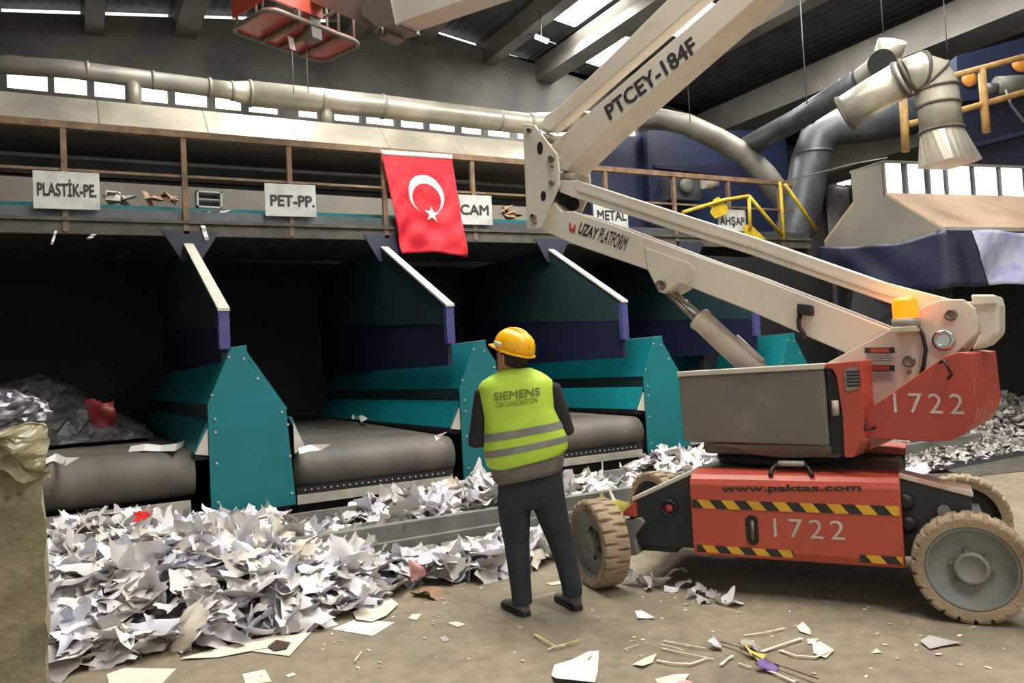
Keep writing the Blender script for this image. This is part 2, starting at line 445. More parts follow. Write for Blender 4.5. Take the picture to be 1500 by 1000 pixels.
# ================================================================ bays : dividers, belts
BAYX = [1.07, 3.73, 6.56, 9.55]
BAYY = [7.40, 7.65, 7.90, 8.20]
WHERE = ['between the PLASTİK-PE and PET-PP bays, nearest the left edge', 'between the second and third bays, partly behind the person', 'behind the grey turret cover of the lift', 'farthest right, seen over the grey turret cover']
DEEP = 12.8
for k in range(4):
    X, Y = BAYX[k], BAYY[k]
    d = thing('conveyor_divider', 'teal divider, ' + ['the nearest one with its whole end panel in view', 'its end panel half hidden behind the worker', 'its end panel beside the grey lift cover', 'farthest one, only its top seen over the grey lift cover'][k], 'divider', (X + .37, Y, .3), 'teal dividers between the sorting belts')
    def q(x, z, y=0): return V((X + x, Y + y, z))
    out = [(0, .32), (0, 1.34), (.22, 1.85), (.36, 1.87), (.37, 1.72), (.70, 1.25), (.76, .34)]
    mb = MB(); mb.prism([q(*p) for p in out], (0, .018, 0)); build(mb, 'end_panel', M['teal'], d, bevel=.004)
    dl = DEEP - Y - .05
    mb = MB(); mb.prism([q(.0, 1.34, .02), q(.22, 1.85, .02), q(.25, 1.84, .02), (q(.03, 1.33, .02))], (0, dl, 0)); build(mb, 'chute_upper_plate', M['teal'], d)
    mb = MB(); mb.prism([q(.22, 1.85, .02), q(.36, 1.87, .02), q(.36, 1.84, .02), q(.24, 1.82, .02)], (0, dl, 0)); build(mb, 'ridge_cap', M['tealdark'], d)
    mb = MB(); mb.prism([q(.37, 1.80, .02), q(.72, 1.25, .02), q(.69, 1.24, .02), q(.35, 1.77, .02)], (0, dl, 0)); build(mb, 'chute_upper_plate', M['teal'], d)
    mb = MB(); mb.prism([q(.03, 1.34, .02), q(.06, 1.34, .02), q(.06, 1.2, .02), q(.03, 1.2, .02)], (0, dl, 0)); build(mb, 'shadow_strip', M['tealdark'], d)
    mb = MB(); mb.prism([q(.0, 1.19, .03), q(.02, 1.2, .03), q(-.11, .90, .03), q(-.13, .91, .03)], (0, dl, 0)); build(mb, 'chute_lower_plate', M['teal'], d)
    mb = MB(); mb.prism([q(.73, 1.17, .03), q(.76, 1.17, .03), q(.87, .88, .03), q(.84, .88, .03)], (0, dl, 0)); build(mb, 'chute_lower_plate', M['teal'], d)
    mb = MB(); mb.prism([q(-.005, 1.13, .01), q(-.005, .88, .01), q(-.12, .90, .01)], (0, .015, 0)); build(mb, 'corner_plate', M['whiteedge'], d, label='pale triangular corner plate')
    mb = MB(); mb.prism([q(.765, 1.12, .01), q(.765, .82, .01), q(.875, .86, .01)], (0, .015, 0)); build(mb, 'corner_plate', M['whiteedge'], d, label='pale triangular corner plate')
    mb = MB(); mb.prism([q(-.14, .90, .04), q(.0, .90, .04), q(.0, .84, .04), q(-.12, .84, .04)], (0, dl, 0)); build(mb, 'rubber_skirt', M['blackrough'], d)
    mb = MB(); mb.prism([q(.76, .88, .04), q(.88, .88, .04), q(.86, .82, .04), q(.76, .82, .04)], (0, dl, 0)); build(mb, 'rubber_skirt', M['blackrough'], d)
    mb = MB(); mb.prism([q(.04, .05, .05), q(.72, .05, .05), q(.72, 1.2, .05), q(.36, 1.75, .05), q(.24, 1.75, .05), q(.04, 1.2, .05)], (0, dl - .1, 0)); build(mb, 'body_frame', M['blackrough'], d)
    for bx, bz in ((.04, 1.42), (.2, 1.76), (.33, 1.74), (.06, 1.2), (.06, 1.08), (.06, .8), (.06, .45), (.45, 1.55), (.66, 1.22), (.71, 1.1), (.72, .8), (.72, .45)):
        mb = MB(); mb.lathe([(.013, .0), (.013, -.006), (.006, -.010)], q(bx, bz), (0, 1, 0), 8); build(mb, 'bolt', M['steellight'], d)

    # dark partition standing on the divider
    p = thing('bay_partition', ['tall blue partition with a sloping white edge above the nearest teal divider', 'tall blue partition with a sloping white edge ending beside the red flag', 'tall blue partition with a sloping white edge right of the yellow helmet', 'tall blue partition mostly hidden behind the lift boom'][k], 'partition', (X + .2, Y + .1, 1.86), 'blue partitions between the bays')
    zc = zt(X)
    sx = [.14, -.06, -.2, -.36][k]
    xa, xb = X + sx, X + sx + .10
    fz = [2.2, 2.26, 2.33, 2.36][k]
    y0 = Y + .12
    side = [(y0 + .06, 1.86), (y0 + .06, fz), (9.8, 3.2 + zc), (15.9, 3.25 + zc), (15.9, 1.86)]
    low = 2.05 + .02 * k
    mb = MB(); mb.prism([V((xa + .02, a, b)) for a, b in [(y0 + .06, low), (y0 + .06, fz), (9.8, 3.2 + zc), (DEEP, 3.25 + zc), (DEEP, low + .35)]], (.06, 0, 0)); build(mb, 'upper_panel', M['tealdark'], p)
    mb = MB(); mb.prism([V((xa + .025, a, b)) for a, b in [(y0 + .06, 1.6), (y0 + .06, low), (DEEP, low + .35), (DEEP, 1.6)]], (.05, 0, 0)); build(mb, 'lower_panel', M['navy'], p)
    mb = MB(); mb.box((xa, y0, 1.84), (xb, y0 + .08, fz)); build(mb, 'front_post', M['bluepost'], p, bevel=.006)
    mb = MB(); mb.prism([(xa - .004, y0 - .01, fz), (xb + .004, y0 - .01, fz), (xb + .004, 9.8, 3.2 + zc), (xa - .004, 9.8, 3.2 + zc)], (0, 0, .025)); build(mb, 'sloping_edge', M['whiteedge'], p)
    mb = MB(); mb.prism([(xa - .24, 9.72, 3.34 + zc), (xb + .30, 9.72, 3.34 + zc), (xb + .08, 9.72, 2.98 + zc), (xa - .03, 9.72, 2.98 + zc)], (0, .02, 0)); build(mb, 'hanger_bracket', M['trimdark'], p)

BELT = [(-2.2, .95, 7.38, .72), (1.86, 3.6, 7.55, .62), (4.55, 6.44, 7.8, .62), (7.4, 9.4, 8.1, .64)]
BLAB = ['wide grey rubber conveyor belt at the far left beside the broken concrete post', 'wide grey rubber conveyor belt between the first two teal end panels', 'grey rubber conveyor belt whose round end shows right of the worker', 'grey rubber conveyor belt hidden behind the lift turret']
for k, (x0, x1, y, zc) in enumerate(BELT):
    r = .21
    c = thing('belt_conveyor', BLAB[k], 'conveyor', ((x0 + x1) / 2, y + r, .1), 'sorting belts under the platform')
    prof = []
    for i in range(13):
        a = -PI / 2 - PI * i / 12
        prof.append((y + r + r * math.cos(a), zc + r * math.sin(a)))
    top = [(DEEP, zc + r + .1)]; bot = [(DEEP, zc - r + .1)]
    loop = [bot[0]] + prof + top
    mb = MB()
    def cr(x, yy, zz):
        s = 1 - .06 * abs((x - (x0 + x1) / 2) / ((x1 - x0) / 2)) ** 6
        return V((x, y + r + (yy - y - r) * (s if yy < y + r + .5 else 1), zc + (zz - zc) * s))
    xs = [x0 + (x1 - x0) * i / 12 for i in range(13)]
    mb.rings([[cr(x, a, b) for a, b in loop] for x in xs], True, True); build(mb, 'belt', M['belt'], c)
    mb = MB(); mb.box((x0 + .02, y - .0, zc - r - (.16 if k == 0 else .10)), (x1 - .05, y + .03, zc - r - .01)); build(mb, 'front_strip', M['steellight'], c)
    if k:
        mb = MB(); mb.box((x0 + .02, y + .02, zc - r - .03), (x1 - .03, y + .06, zc - r + .06)); build(mb, 'scraper_bar', M['blackrough'], c)
    for i in range(24 if k else 0):
        bx = x0 + .1 + (x1 - x0 - .25) * i / 23
        b = MB(); b.ball((bx, y + .015, zc - r + .03), .010, seg=6); build(b, 'scraper_bolt', M['steellight'], c)
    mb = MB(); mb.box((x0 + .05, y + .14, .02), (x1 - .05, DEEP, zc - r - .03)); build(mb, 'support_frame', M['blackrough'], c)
# black wall added to keep the bays dark
mb = MB(); mb.prism([(-5.3, DEEP + .05, 0), (13, DEEP + .05, 0), (13, DEEP + .05, 3.385 + zt(13)), (-5.3, DEEP + .05, 3.385 + zt(-5.3))], (0, .14, 0)); build(mb, 'wall_bays_added', M['blackrough'], kind='structure')

# ---- floor conveyor in front: low steel curb and slatted bed
c = thing('slat_conveyor', 'low grey steel trough with a slatted bed half buried in paper', 'conveyor', (4, 6.2, 0))
mb = MB(); mb.prism([(-1.5, 6.3, .0), (-1.5, 6.3, .235), (-1.5, 6.4, .235), (-1.5, 6.4, .0)], (13, 0, 0)); build(mb, 'trough_side', M['steel'], c, bevel=.006)
mb = MB(); mb.box((-1.5, 6.24, .0), (11.5, 6.30, .10)); build(mb, 'lower_ledge', M['steel'], c, bevel=.005)
mb = MB(); mb.box((-1.5, 5.55, .002), (11.5, 6.24, .012)); build(mb, 'bed_plate', M['blackrough'], c)
for i in range(26):
    x = 1.6 + i * .15
    mb = MB(); mb.prism([(x, 5.6, .012), (x + .09, 5.6, .012), (x + .09, 5.6, .03), (x, 5.6, .03)], (.28, .62, 0)); build(mb, 'slat', M['steel'], c)
mb = MB(); mb.box((-1.5, 7.1, .0), (11.5, 7.15, .3)); build(mb, 'trough_side', M['steel'], c)
# ================================================================ sorting platform
PY = 9.75
pl = thing('sorting_platform', 'long raised sorting platform with a rusty brown railing over the dark bays', 'platform', (4, PY + .8, 0))
def slab(x0, x1, y0, y1, z0, z1, name, m, par=pl, bevel=0.0):
    mb = MB(); mb.prism([(x0, y0, z0 + zt(x0)), (x1, y0, z0 + zt(x1)), (x1, y0, z1 + zt(x1)), (x0, y0, z1 + zt(x0))], (0, y1 - y0, 0))
    return build(mb, name, m, par, bevel=bevel)
slab(-5.3, 12.4, PY - .02, PY + .1, 3.27, 3.42, 'edge_beam', M['catbeam'], bevel=.01)
slab(-5.3, 12.4, PY - .05, PY + .12, 3.42, 3.46, 'edge_lip', M['catbeam'])
slab(-5.3, 12.4, PY + .1, DEEP + .2, 3.36, 3.42, 'deck', M['catbeam'])
slab(-5.3, 12.4, PY + .02, PY + .04, 3.46, 3.58, 'toe_board', M['ductdark'])
rail_px = [(92, 183), (268, 203), (422, 212), (560, 222), (690, 232), (885, 250), (985, 256), (1065, 262), (1140, 268)]
for a, b in rail_px:
    X = py(a, b, PY).x
    mb = MB(); mb.prism([(X - .03, PY - .03, 3.3 + zt(X)), (X + .03, PY - .03, 3.3 + zt(X)), (X + .03, PY - .03, 4.5 + zt(X)), (X - .03, PY - .03, 4.5 + zt(X))], (0, .06, 0))
    build(mb, 'railing_post', M['rust'], pl)
slab(-5.3, 12.0, PY - .04, PY + .04, 4.46, 4.54, 'top_rail', M['rust'])
slab(-5.3, 12.0, PY - .015, PY + .015, 3.98, 4.01, 'middle_rail', M['rust'])

# teal sorting conveyor and the beige lower fascia behind the railing
sb = thing('sorting_conveyor', 'teal sided sorting conveyor running along the raised platform', 'conveyor', (3, PY + .9, 3.42))
slab(-5.3, 7.6, PY + .55, PY + .62, 3.62, 3.74, 'side_rail', M['teal'], sb)
slab(-5.3, 7.6, PY + .56, PY + .61, 3.42, 3.62, 'side_skirt', M['ductdark'], sb)
slab(-5.3, 7.6, PY + .62, PY + 1.3, 3.62, 3.68, 'belt', M['belt'], sb)
f = MB(); f.prism([(-5.3, 11.15, 3.45), (7.7, 11.15, 3.6), (7.7, 11.15, 4.32), (-5.3, 11.15, 4.17)], (0, .05, 0))
build(f, 'cabin_fascia', M['hood'], label='beige sheet fascia along the back of the raised platform', cat='wall panel')
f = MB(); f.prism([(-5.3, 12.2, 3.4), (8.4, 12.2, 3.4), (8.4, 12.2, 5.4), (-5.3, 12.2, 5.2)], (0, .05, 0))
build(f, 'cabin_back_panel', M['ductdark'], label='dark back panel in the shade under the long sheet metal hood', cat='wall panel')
f = MB(); f.tube([(-5.3, 11.6, 4.52), (8, 11.6, 4.82)], .035, 8); build(f, 'service_pipe', M['steel'], label='thin grey pipe running in the shade under the long hood', cat='pipe')
f = MB(); f.prism([(-5.3, 11.7, 4.30), (8, 11.7, 4.6), (8, 11.7, 4.68), (-5.3, 11.7, 4.38)], (0, .1, 0)); build(f, 'cable_tray', M['catbeam'], label='dull cable tray below the grey pipe behind the railing', cat='tray')

# long galvanised hood
h = thing('extraction_hood', 'long galvanised sheet metal hood above the platform railing', 'hood', (2, 11, 4.8))
hx = [-5.3, -2, .4, 1.7, 2.9, 4.3, 5.6, 6.9, 8.2]
for a, b in zip(hx, hx[1:]):
    mb = MB(); mb.prism([(a + .006, 10.75, 4.83 + zt(a)), (b - .006, 10.75, 4.83 + zt(b)), (b - .006, 11.25, 5.33 + zt(b)), (a + .006, 11.25, 5.33 + zt(a))], (0, .02, .004))
    build(mb, 'hood_sheet', M['galv'], h)
mb = MB(); mb.prism([(-5.3, 10.77, 4.83 + zt(-5.3)), (-5.3, 11.25, 5.32 + zt(-5.3)), (-5.3, 12.1, 5.32 + zt(-5.3)), (-5.3, 12.1, 4.83 + zt(-5.3))], (13.5, 0, .297)); build(mb, 'hood_body', M['galvdull'], h)

# round duct along the top
du = thing('ventilation_duct', 'long round galvanised duct running under the strip of windows and bending down at the right', 'duct', (3, 11.5, 5.7))
def P_(x, y, Y): return py(x, y, Y)
pts = [P_(-60, 91, 11.5), P_(100, 101, 11.5), P_(310, 129, 11.5)]
mb = MB(); mb.tube(pts, [.115, .12, .125], 18); build(mb, 'duct_run', M['galvdull'], du)
a, b = P_(310, 129, 11.5), P_(368, 137, 11.5)
mb = MB(); mb.tube([a, a.lerp(b, .45), b], [.125, .13, .185], 18); build(mb, 'duct_reducer', M['galv'], du)
c0 = P_(368, 137, 11.5)
mb = MB(); mb.tube([c0, P_(560, 156, 11.5), P_(770, 181, 11.5), P_(900, 176, 11.9)], .185, 20); build(mb, 'duct_run', M['galv'], du)
bend = [P_(900, 176, 11.9), P_(955, 171, 11.9), P_(1005, 182, 11.7), P_(1050, 203, 11.5), P_(1090, 226, 11.3), P_(1120, 255, 11.1), P_(1150, 296, 10.9), P_(1185, 345, 10.8)]
mb = MB(); mb.tube(bend, [.185, .2, .22, .23, .235, .235, .235, .235], 20); build(mb, 'duct_bend', M['galvdull'], du)
for (x, y, r) in ((128, 103.5, .128), (224, 117, .13), (307, 128, .14), (340, 133, .145), (366, 137, .2), (470, 147, .19), (560, 156, .2), (730, 176, .19), (775, 181.5, .2), (855, 180, .2)):
    p = P_(x, y, 11.5); t = V((1, 0, .022))
    mb = MB(); mb.cyl(p - t * .02, p + t * .02, r, 20); build(mb, 'duct_flange', M['galvdull'], du)
for (x, y, y2) in ((477, 152, 185), (195, 112, 150)):
    p = P_(x, y, 11.5)
    mb = MB(); mb.cyl(p, (p.x, p.y, 5.3 + zt(p.x)), .1, 14); build(mb, 'duct_branch', M['galvdull'], du)

# signs
def board(name, pl_, pr_, ptop, pbot, txt, label, tx0, tx1, ty0, ty1):
    y = PY - .07
    a, b = py(pl_, (ptop + pbot) / 2, y), py(pr_, (ptop + pbot) / 2 + 4, y)
    zt0, zb0 = py(pl_, ptop, y).z, py(pl_, pbot, y).z
    w = b.x - a.x; dz = b.z - a.z
    t = thing(name, label, 'sign', ((a.x + b.x) / 2, y, zb0))
    up = V((0, 0, zt0 - zb0)); ux = V((w, 0, .03 * w))
    o = V((a.x, y, zb0))
    mb = MB(); mb.prism([o, o + ux, o + ux + up, o + up], (0, .012, 0)); build(mb, 'board', M['sign'], t, bevel=.004)
    tm = text_mb(txt, o + ux * tx0 + up * ty0, ux, V((0, 0, 1)), w * (tx1 - tx0), up.z * (ty1 - ty0), .004, .032)
    build(tm, 'lettering', M['textdark'], t)
    return t
board('bay_sign', 48, 146, 249, 305, 'PLASTİK-PE.', 'white board reading PLASTİK-PE. on the platform railing at the left', .06, .95, .33, .80)
board('bay_sign', 388, 463, 268, 316, 'PET-PP.', 'white board reading PET-PP. on the platform railing', .1, .97, .3, .66)
board('bay_sign', 656, 721, 284, 328, 'CAM', 'white board reading CAM hanging right of the red flag', .27, .92, .32, .68)
board('bay_sign', 870, 920, 297, 333, 'METAL', 'white board reading METAL seen between the two lift arms', .09, .95, .30, .72)
board('bay_sign', 1052, 1093, 306, 338, 'AHŞAP', 'white board reading AHŞAP in front of the yellow stair rail', .06, .94, .18, .68)

# flag
FY = PY - .09
f00, f10, f01, f11 = py(557, 222, FY), py(661, 229, FY), py(587, 375, FY), py(680, 375, FY)
def flag_pt(u, v, out=0.0):              # u across 0..1, v down 0..1
    a = f00.lerp(f10, u); b = f01.lerp(f11, u)
    p = a.lerp(b, v)
    p.y -= .02 + v * .06 * math.sin(5 * u + 4 * v) + .018 * math.sin(17 * u + 9 * v * v + 3) * v + .012 * math.sin(26 * v + 9 * u + 3 * math.sin(6 * u)) * min(1, v * 1.4) + .02 * math.sin(14 * v - 11 * u) * v * v + .05 * v + out
    p.z += .03 * v * math.sin(3 * u + 2) * v - .05 * v * v * math.sin(PI * u) * -1
    return p
fl = thing('turkish_flag', 'red flag with a white crescent and star hanging from the railing', 'flag', (f00.x + .5, FY, 3.2))
n = 36
mb = MB(); mb.rings([[flag_pt(i / n, j / n) for i in range(n + 1)] for j in range(n + 1)], False, True, closed=False); build(mb, 'cloth', M['red'], fl, solid=.004)
mb = MB(); mb.rings([[flag_pt(i / n, j, .006) for i in range(n + 1)] for j in (-.012, .035)], False, True, closed=False); build(mb, 'hem_strip', M['white'], fl, solid=.004)
asp = (f00 - f01).length / (f10 - f00).length
def cres():
    cu, cv, R, r2, du_, dv_ = .53, .405, .265, .212, .02, .055
    A = []
    # outer circle minus inner circle shifted towards the star
    outp, inp = [], []
    for i in range(41):
        t = math.radians(-242.5 + 305 * i / 40)
        outp.append((cu + R * math.cos(t), cv + R * math.sin(t) / asp))
    for i in range(41):
        t = math.radians(-234.8 + 289.6 * i / 40)
        inp.append((cu + r2 * math.cos(t), cv + (.062 + r2 * math.sin(t)) / asp))
    m_ = MB()
    m_.rings([[flag_pt(*p, out=.008) for p in outp], [flag_pt((p[0] + q_[0]) / 2, (p[1] + q_[1]) / 2, .008) for p, q_ in zip(outp, inp)], [flag_pt(*p, out=.008) for p in inp]], False, True, closed=False)
    return m_
build(cres(), 'crescent', M['white'], fl)
m_ = MB(); sp = []
for i in range(10):
    r = .115 if i % 2 == 0 else .046
    t = -PI / 2 + 2 * PI * i / 10 + .12
    sp.append(flag_pt(.565 + r * math.cos(t), .60 + r * math.sin(t) / asp, .008))
m_.add([flag_pt(.565, .60, .008)] + sp, [(0, 1 + i, 1 + (i + 1) % 10) for i in range(10)]); build(m_, 'star', M['white'], fl)

# things lying on the platform
def clump(name, px, py_, Y, s, m, label, cat, seed):
    random.seed(seed); p = py(px, py_, Y); mb = MB()
    for i in range(7):
        c = p + V((random.uniform(-s, s), random.uniform(-s, s) * .4, random.uniform(0, s * .7)))
        a = V((random.uniform(-1, 1), random.uniform(-1, 1), random.uniform(-.6, .6))).normalized(); b = a.cross(V((0, 0, 1))).normalized()
        a *= s * random.uniform(.5, 1); b *= s * random.uniform(.4, .8)
        mb.add([c - a - b, c + a - b * .6, c + a * .8 + b, c - a + b * .7, c + V((0, 0, s * .35))], [(0, 1, 4), (1, 2, 4), (2, 3, 4), (3, 0, 4)])
    return build(mb, name, m, label=label, cat=cat)
clump('paper_bundle', 172, 297, PY + .7, .13, M['papergrey'], 'crumpled pale bundle on the platform right of the PLASTİK-PE board', 'paper', 3)
clump('cardboard_scrap', 235, 298, PY + .7, .14, M['paperbrown'], 'brownish scrap on the platform left of the second railing post', 'scrap', 4)
clump('plastic_scrap', 320, 318, PY + .3, .1, M['papergrey'], 'pale scrap lying on the platform below the small white crate', 'scrap', 5)
clump('paper_bundle', 940, 350, PY + .4, .15, M['paper'], 'white scraps on the platform right of the METAL board', 'paper', 6)
clump('paper_bundle', 975, 348, PY + .4, .17, M['paper'], 'tall white scrap pile on the platform between the lift arms', 'paper', 7)
clump('paper_bundle', 1005, 355, PY + .4, .12, M['paperwarm'], 'white scraps at the right end of the platform between the lift arms', 'paper', 8)
clump('cardboard_scrap', 752, 318, PY + .7, .16, M['paperbrown'], 'brownish scrap on the platform right of the CAM board', 'scrap', 9)
cr_ = thing('wire_crate', 'small pale crate with an open front standing on the sorting conveyor', 'crate', py(307, 304, PY + .75))
b0 = py(289, 303, PY + .75); b1 = py(326, 305, PY + .75); hh = .22
for nm, A, B in (('side', (b0.x, 0, 0), (b0.x + .02, .2, hh)), ('side', (b1.x - .02, 0, 0), (b1.x, .2, hh)), ('top', (b0.x, 0, hh - .02), (b1.x, .2, hh)), ('bottom', (b0.x, 0, 0), (b1.x, .2, .02)), ('middle_shelf', (b0.x, 0.02, hh * .5), (b1.x, .2, hh * .55)), ('back', (b0.x, .19, 0), (b1.x, .2, hh))):
    mb = MB(); mb.box(V(A) + V((0, b0.y, b0.z)), V(B) + V((0, b0.y, b0.z))); build(mb, nm, M['ductdark'] if nm == 'back' else M['sign'], cr_)
lt_ = thing('hanging_lamp', 'round work lamp hanging in the shade under the long hood', 'lamp', py(361, 218, 11.4))
p = py(361, 214, 11.4)
mb = MB(); mb.lathe([(.02, .12), (.05, .1), (.13, .0), (.12, -.01)], p, (0, 0, 1), 18); build(mb, 'shade', M['ductdark'], lt_)
mb = MB(); mb.ball(p + V((0, 0, -.005)), .07, seg=12); build(mb, 'bulb', M['sign'], lt_)
mb = MB(); mb.cyl(p + V((0, 0, .1)), p + V((0, 0, .5)), .008, 6); build(mb, 'rod', M['black'], lt_)

for x0, y0, x1, y1, w_, lab in ((297, 330, 303, 352, .05, 'narrow white scrap hanging over the platform edge above the first bracket'), (82, 338, 76, 358, .025, 'small pale scrap dangling below the platform edge under the PLASTİK-PE board'), (138, 343, 130, 350, .05, 'pale scrap caught under the platform edge left of the first bracket')):
    a, b = py(x0, y0, PY - .035), py(x1, y1, PY - .035)
    mb = MB(); mb.rings([[a.lerp(b, k / 5) + V((sx_ * w_, -.012 * (1 + math.sin(2 * k)) * (k > 0), 0)) for k in range(6)] for sx_ in (-.5, .5)], False, False, closed=False)
    build(mb, 'hanging_scrap', M['paper'], label=lab, cat='scrap', solid=.002)
# ================================================================ right hand side of the hall
def at(x, y, D):                 # picture point at a distance D along the view
    v = ray(x, y); return CAMP + v * (D / v.dot(FH))
SA = V((10.99, 6.34, 0)); sax = V((.976, -.218, 0)); snn = V((.218, .976, 0))
def S(s, n, z): return SA + sax * s + snn * n + V((0, 0, z))
sh = thing('shed_hood', 'grey sheet metal shed with a glazed ridge above the blue tarpaulins', 'shed', S(3, 1, 0))
mb = MB(); mb.prism([S(0, a, b) for a, b in [(0, 3.2), (1.04, 3.96), (1.04, 4.5), (1.75, 4.52), (1.75, 3.98), (2.5, 3.45), (2.5, 3.1)]], sax * .03); build(mb, 'gable', M['hood'], sh)
mb = MB(); mb.prism([S(.0, 0, 3.2), S(.0, 1.04, 3.96), S(.0, 1.04, 4.0), S(.0, 0, 3.24)], sax * 9); build(mb, 'roof_slope', M['hoodroof'], sh)
mb = MB(); mb.prism([S(.0, 1.75, 3.98), S(.0, 2.5, 3.45), S(.0, 2.5, 3.5), S(.0, 1.75, 4.02)], sax * 9); build(mb, 'roof_slope', M['hoodroof'], sh)
mb = MB(); mb.prism([S(.0, 1.03, 4.48), S(.0, 1.78, 4.5), S(.0, 1.78, 4.54), S(.0, 1.03, 4.52)], sax * 9); build(mb, 'ridge_roof', M['hood'], sh)
mb = MB(); mb.prism([S(0, -.03, 3.19), S(0, .03, 3.19), S(0, .03, 3.25), S(0, -.03, 3.25)], sax * 9); build(mb, 'eave_strip', M['galv'], sh)
sp_ = S(0, 1.04, 0)
for a, b in ((1298, 1320), (1331, 1353), (1364, 1381), (1390, 1420), (1429, 1459), (1468, 1497), (1506, 1538)):
    p, q_ = on_plane(a, 262, sp_, snn), on_plane(b, 262, sp_, snn)
    s0, s1 = (p - SA).dot(sax), (q_ - SA).dot(sax)
    mb = MB(); mb.prism([S(s0, 1.03, 4.0), S(s1, 1.03, 4.0), S(s1, 1.03, 4.47), S(s0, 1.03, 4.47)], snn * .02); build(mb, 'ridge_pane', M['sky'], sh)  # panes glow; reflective sheet at the right is also given as daylight
mb = MB(); mb.prism([S(0, 1.06, 3.96), S(9, 1.06, 3.96), S(9, 1.06, 4.5), S(0, 1.06, 4.5)], snn * .03)
build(mb, 'ridge_frame', M['ductdark'], sh)
for s, n in ((.12, .12), (.08, 2.4), (8.5, .12)):
    mb = MB(); mb.cyl(S(s, n, 0), S(s, n, 3.2), .05, 8); build(mb, 'leg', M['blackrough'], sh)
def tarp(name, fn, m, label, nu=16, nv=10):
    mb = MB(); mb.rings([[fn(i / nu, j / nv) for i in range(nu + 1)] for j in range(nv + 1)], False, True, closed=False)
    return build(mb, name, m, label=label, cat='tarpaulin', solid=.006)
tarp('tarpaulin', lambda u, v: S(-.07 - .09 * v * math.sin(9 * u + 3 * v) * (1 - u) - .03 * math.sin(PI * u) * (1 + math.sin(14 * u - 6 * v)), 2.6 - 2.67 * u, 3.42 - .2 * min(u * 1.5, 1) - .06 * math.sin(PI * u) - v * (.45 + .42 * u)), M['tarpblue'], 'dark blue tarpaulin hanging under the grey shed gable')
tarp('tarpaulin', lambda u, v: S(-.07 + u * (.50 + .22 * v), -.07 - .04 * v * math.sin(7 * u), 3.19 - .82 * v), M['tarpblue'], 'narrow dark blue tarpaulin piece around the shed corner')
tarp('tarpaulin', lambda u, v: S(.43 + .22 * v + u * 4, -.06 - .05 * math.sin(16 * u + 5 * v) * (.4 + v), 3.18 - .80 * v + .02 * math.sin(20 * u)), M['tarplight'], 'pale shiny tarpaulin hanging under the shed eave at the right edge', 40, 14)
mb = MB(); mb.prism([S(.3, 1.9, 0), S(9, 1.9, 0), S(9, 1.9, 3.2), S(.3, 1.9, 3.2)], snn * .05); build(mb, 'shed_void_sheet', M['blackrough'], label='black sheet added for the dark void below the tarpaulins', cat='wall panel')  # black sheet put in where the space is only dark
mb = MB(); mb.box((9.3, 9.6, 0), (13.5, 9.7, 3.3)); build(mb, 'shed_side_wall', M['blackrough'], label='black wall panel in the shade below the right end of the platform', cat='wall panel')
mb = MB(); mb.prism([at(1253, 402, 12.4), at(1385, 402, 12.0), at(1392, 420, 12.0), at(1392, 500, 12.0), at(1240, 500, 12.4)], FH * .2); build(mb, 'void_block', M['black'], label='black block added for the dark void above the amber beacon', cat='box')  # dark of the void under the shed given as a black block

# ducts on the shed
ex = thing('exhaust_duct', 'pale round exhaust duct with an elbow rising from the glazed shed ridge', 'duct', at(1390, 240, 11))
run = [at(1238, 166, 11.6), at(1285, 137, 11.3), at(1325, 114, 11.05)]
mb = MB(); mb.tube(run, .27, 22); build(mb, 'duct_run', M['galv'], ex)
elb = [at(1325, 114, 11.05), at(1345, 106, 11), at(1362, 112, 11), at(1371, 130, 11), at(1375, 155, 11), at(1379, 192, 11)]
mb = MB(); mb.tube(elb, [.27, .28, .29, .29, .28, .28], 22); build(mb, 'duct_elbow', M['galv'], ex)
for k, (p, t, r) in enumerate([(run[0], run[1] - run[0], .285), (at(1320, 117, 11.07), run[2] - run[1], .285), (at(1331, 111, 11.03), run[2] - run[1], .285), (at(1346, 106, 11), V((1, -.5, -.1)), .3), (at(1364, 114, 11), V((.5, -.3, -.6)), .3), (elb[3], V((.1, 0, -1)), .3), (elb[4], V((0, 0, -1)), .295), (elb[5], V((0, 0, -1)), .3)]):
    t = t.normalized(); mb = MB(); mb.cyl(p - t * .02, p + t * .02, r + .006, 22); build(mb, 'duct_flange', M['catbeam'], ex)
top = at(1379, 192, 11); bb = at(1391, 240, 11)
def sq(c, a, n=22):
    r = []
    for i in range(n):
        t = 2 * PI * i / n
        m = max(abs(math.cos(t)), abs(math.sin(t)))
        r.append(c + sax * (a * math.cos(t) / m) + snn * (a * math.sin(t) / m))
    return r
ci = [top + sax * (.28 * math.cos(2 * PI * i / 22)) + snn * (.28 * math.sin(2 * PI * i / 22)) for i in range(22)]
mb = MB(); mb.rings([ci, sq(bb, .31)], True, False); build(mb, 'transition_cone', M['galv'], ex)

dk = thing('suction_duct', 'dark straight duct climbing to the right with an open mouth', 'duct', at(1190, 160, 13))
mb = MB(); mb.tube([at(1097, 214, 16.2), at(1170, 174, 14.4), at(1262, 116, 12.4)], [.235, .21, .19], 20); build(mb, 'duct_run', M['ductdark'], dk)
for x, y, D in ((1116, 205, 15.7), (1170, 174, 14.4), (1182, 167, 14.15), (1238, 131, 12.9), (1254, 121, 12.6)):
    a, b = at(x, y, D), at(x + 3, y - 1.8, D - .03); mb = MB(); mb.cyl(a, b, .19 + .02 * (D - 11.6) * .5, 20); build(mb, 'duct_flange', M['ductdark'], dk)
mb = MB(); mb.tube([at(1262, 116, 12.4), at(1280, 104, 12.2), at(1290, 95, 12.1)], [.185, .2, .22], 20, cap=False); build(mb, 'duct_mouth', M['galvdull'], dk)
mb = MB(); mb.cyl(at(1291, 92, 11.85), at(1291.5, 92, 11.80), .205, 24); build(mb, 'mouth_shadow', M['black'], dk)
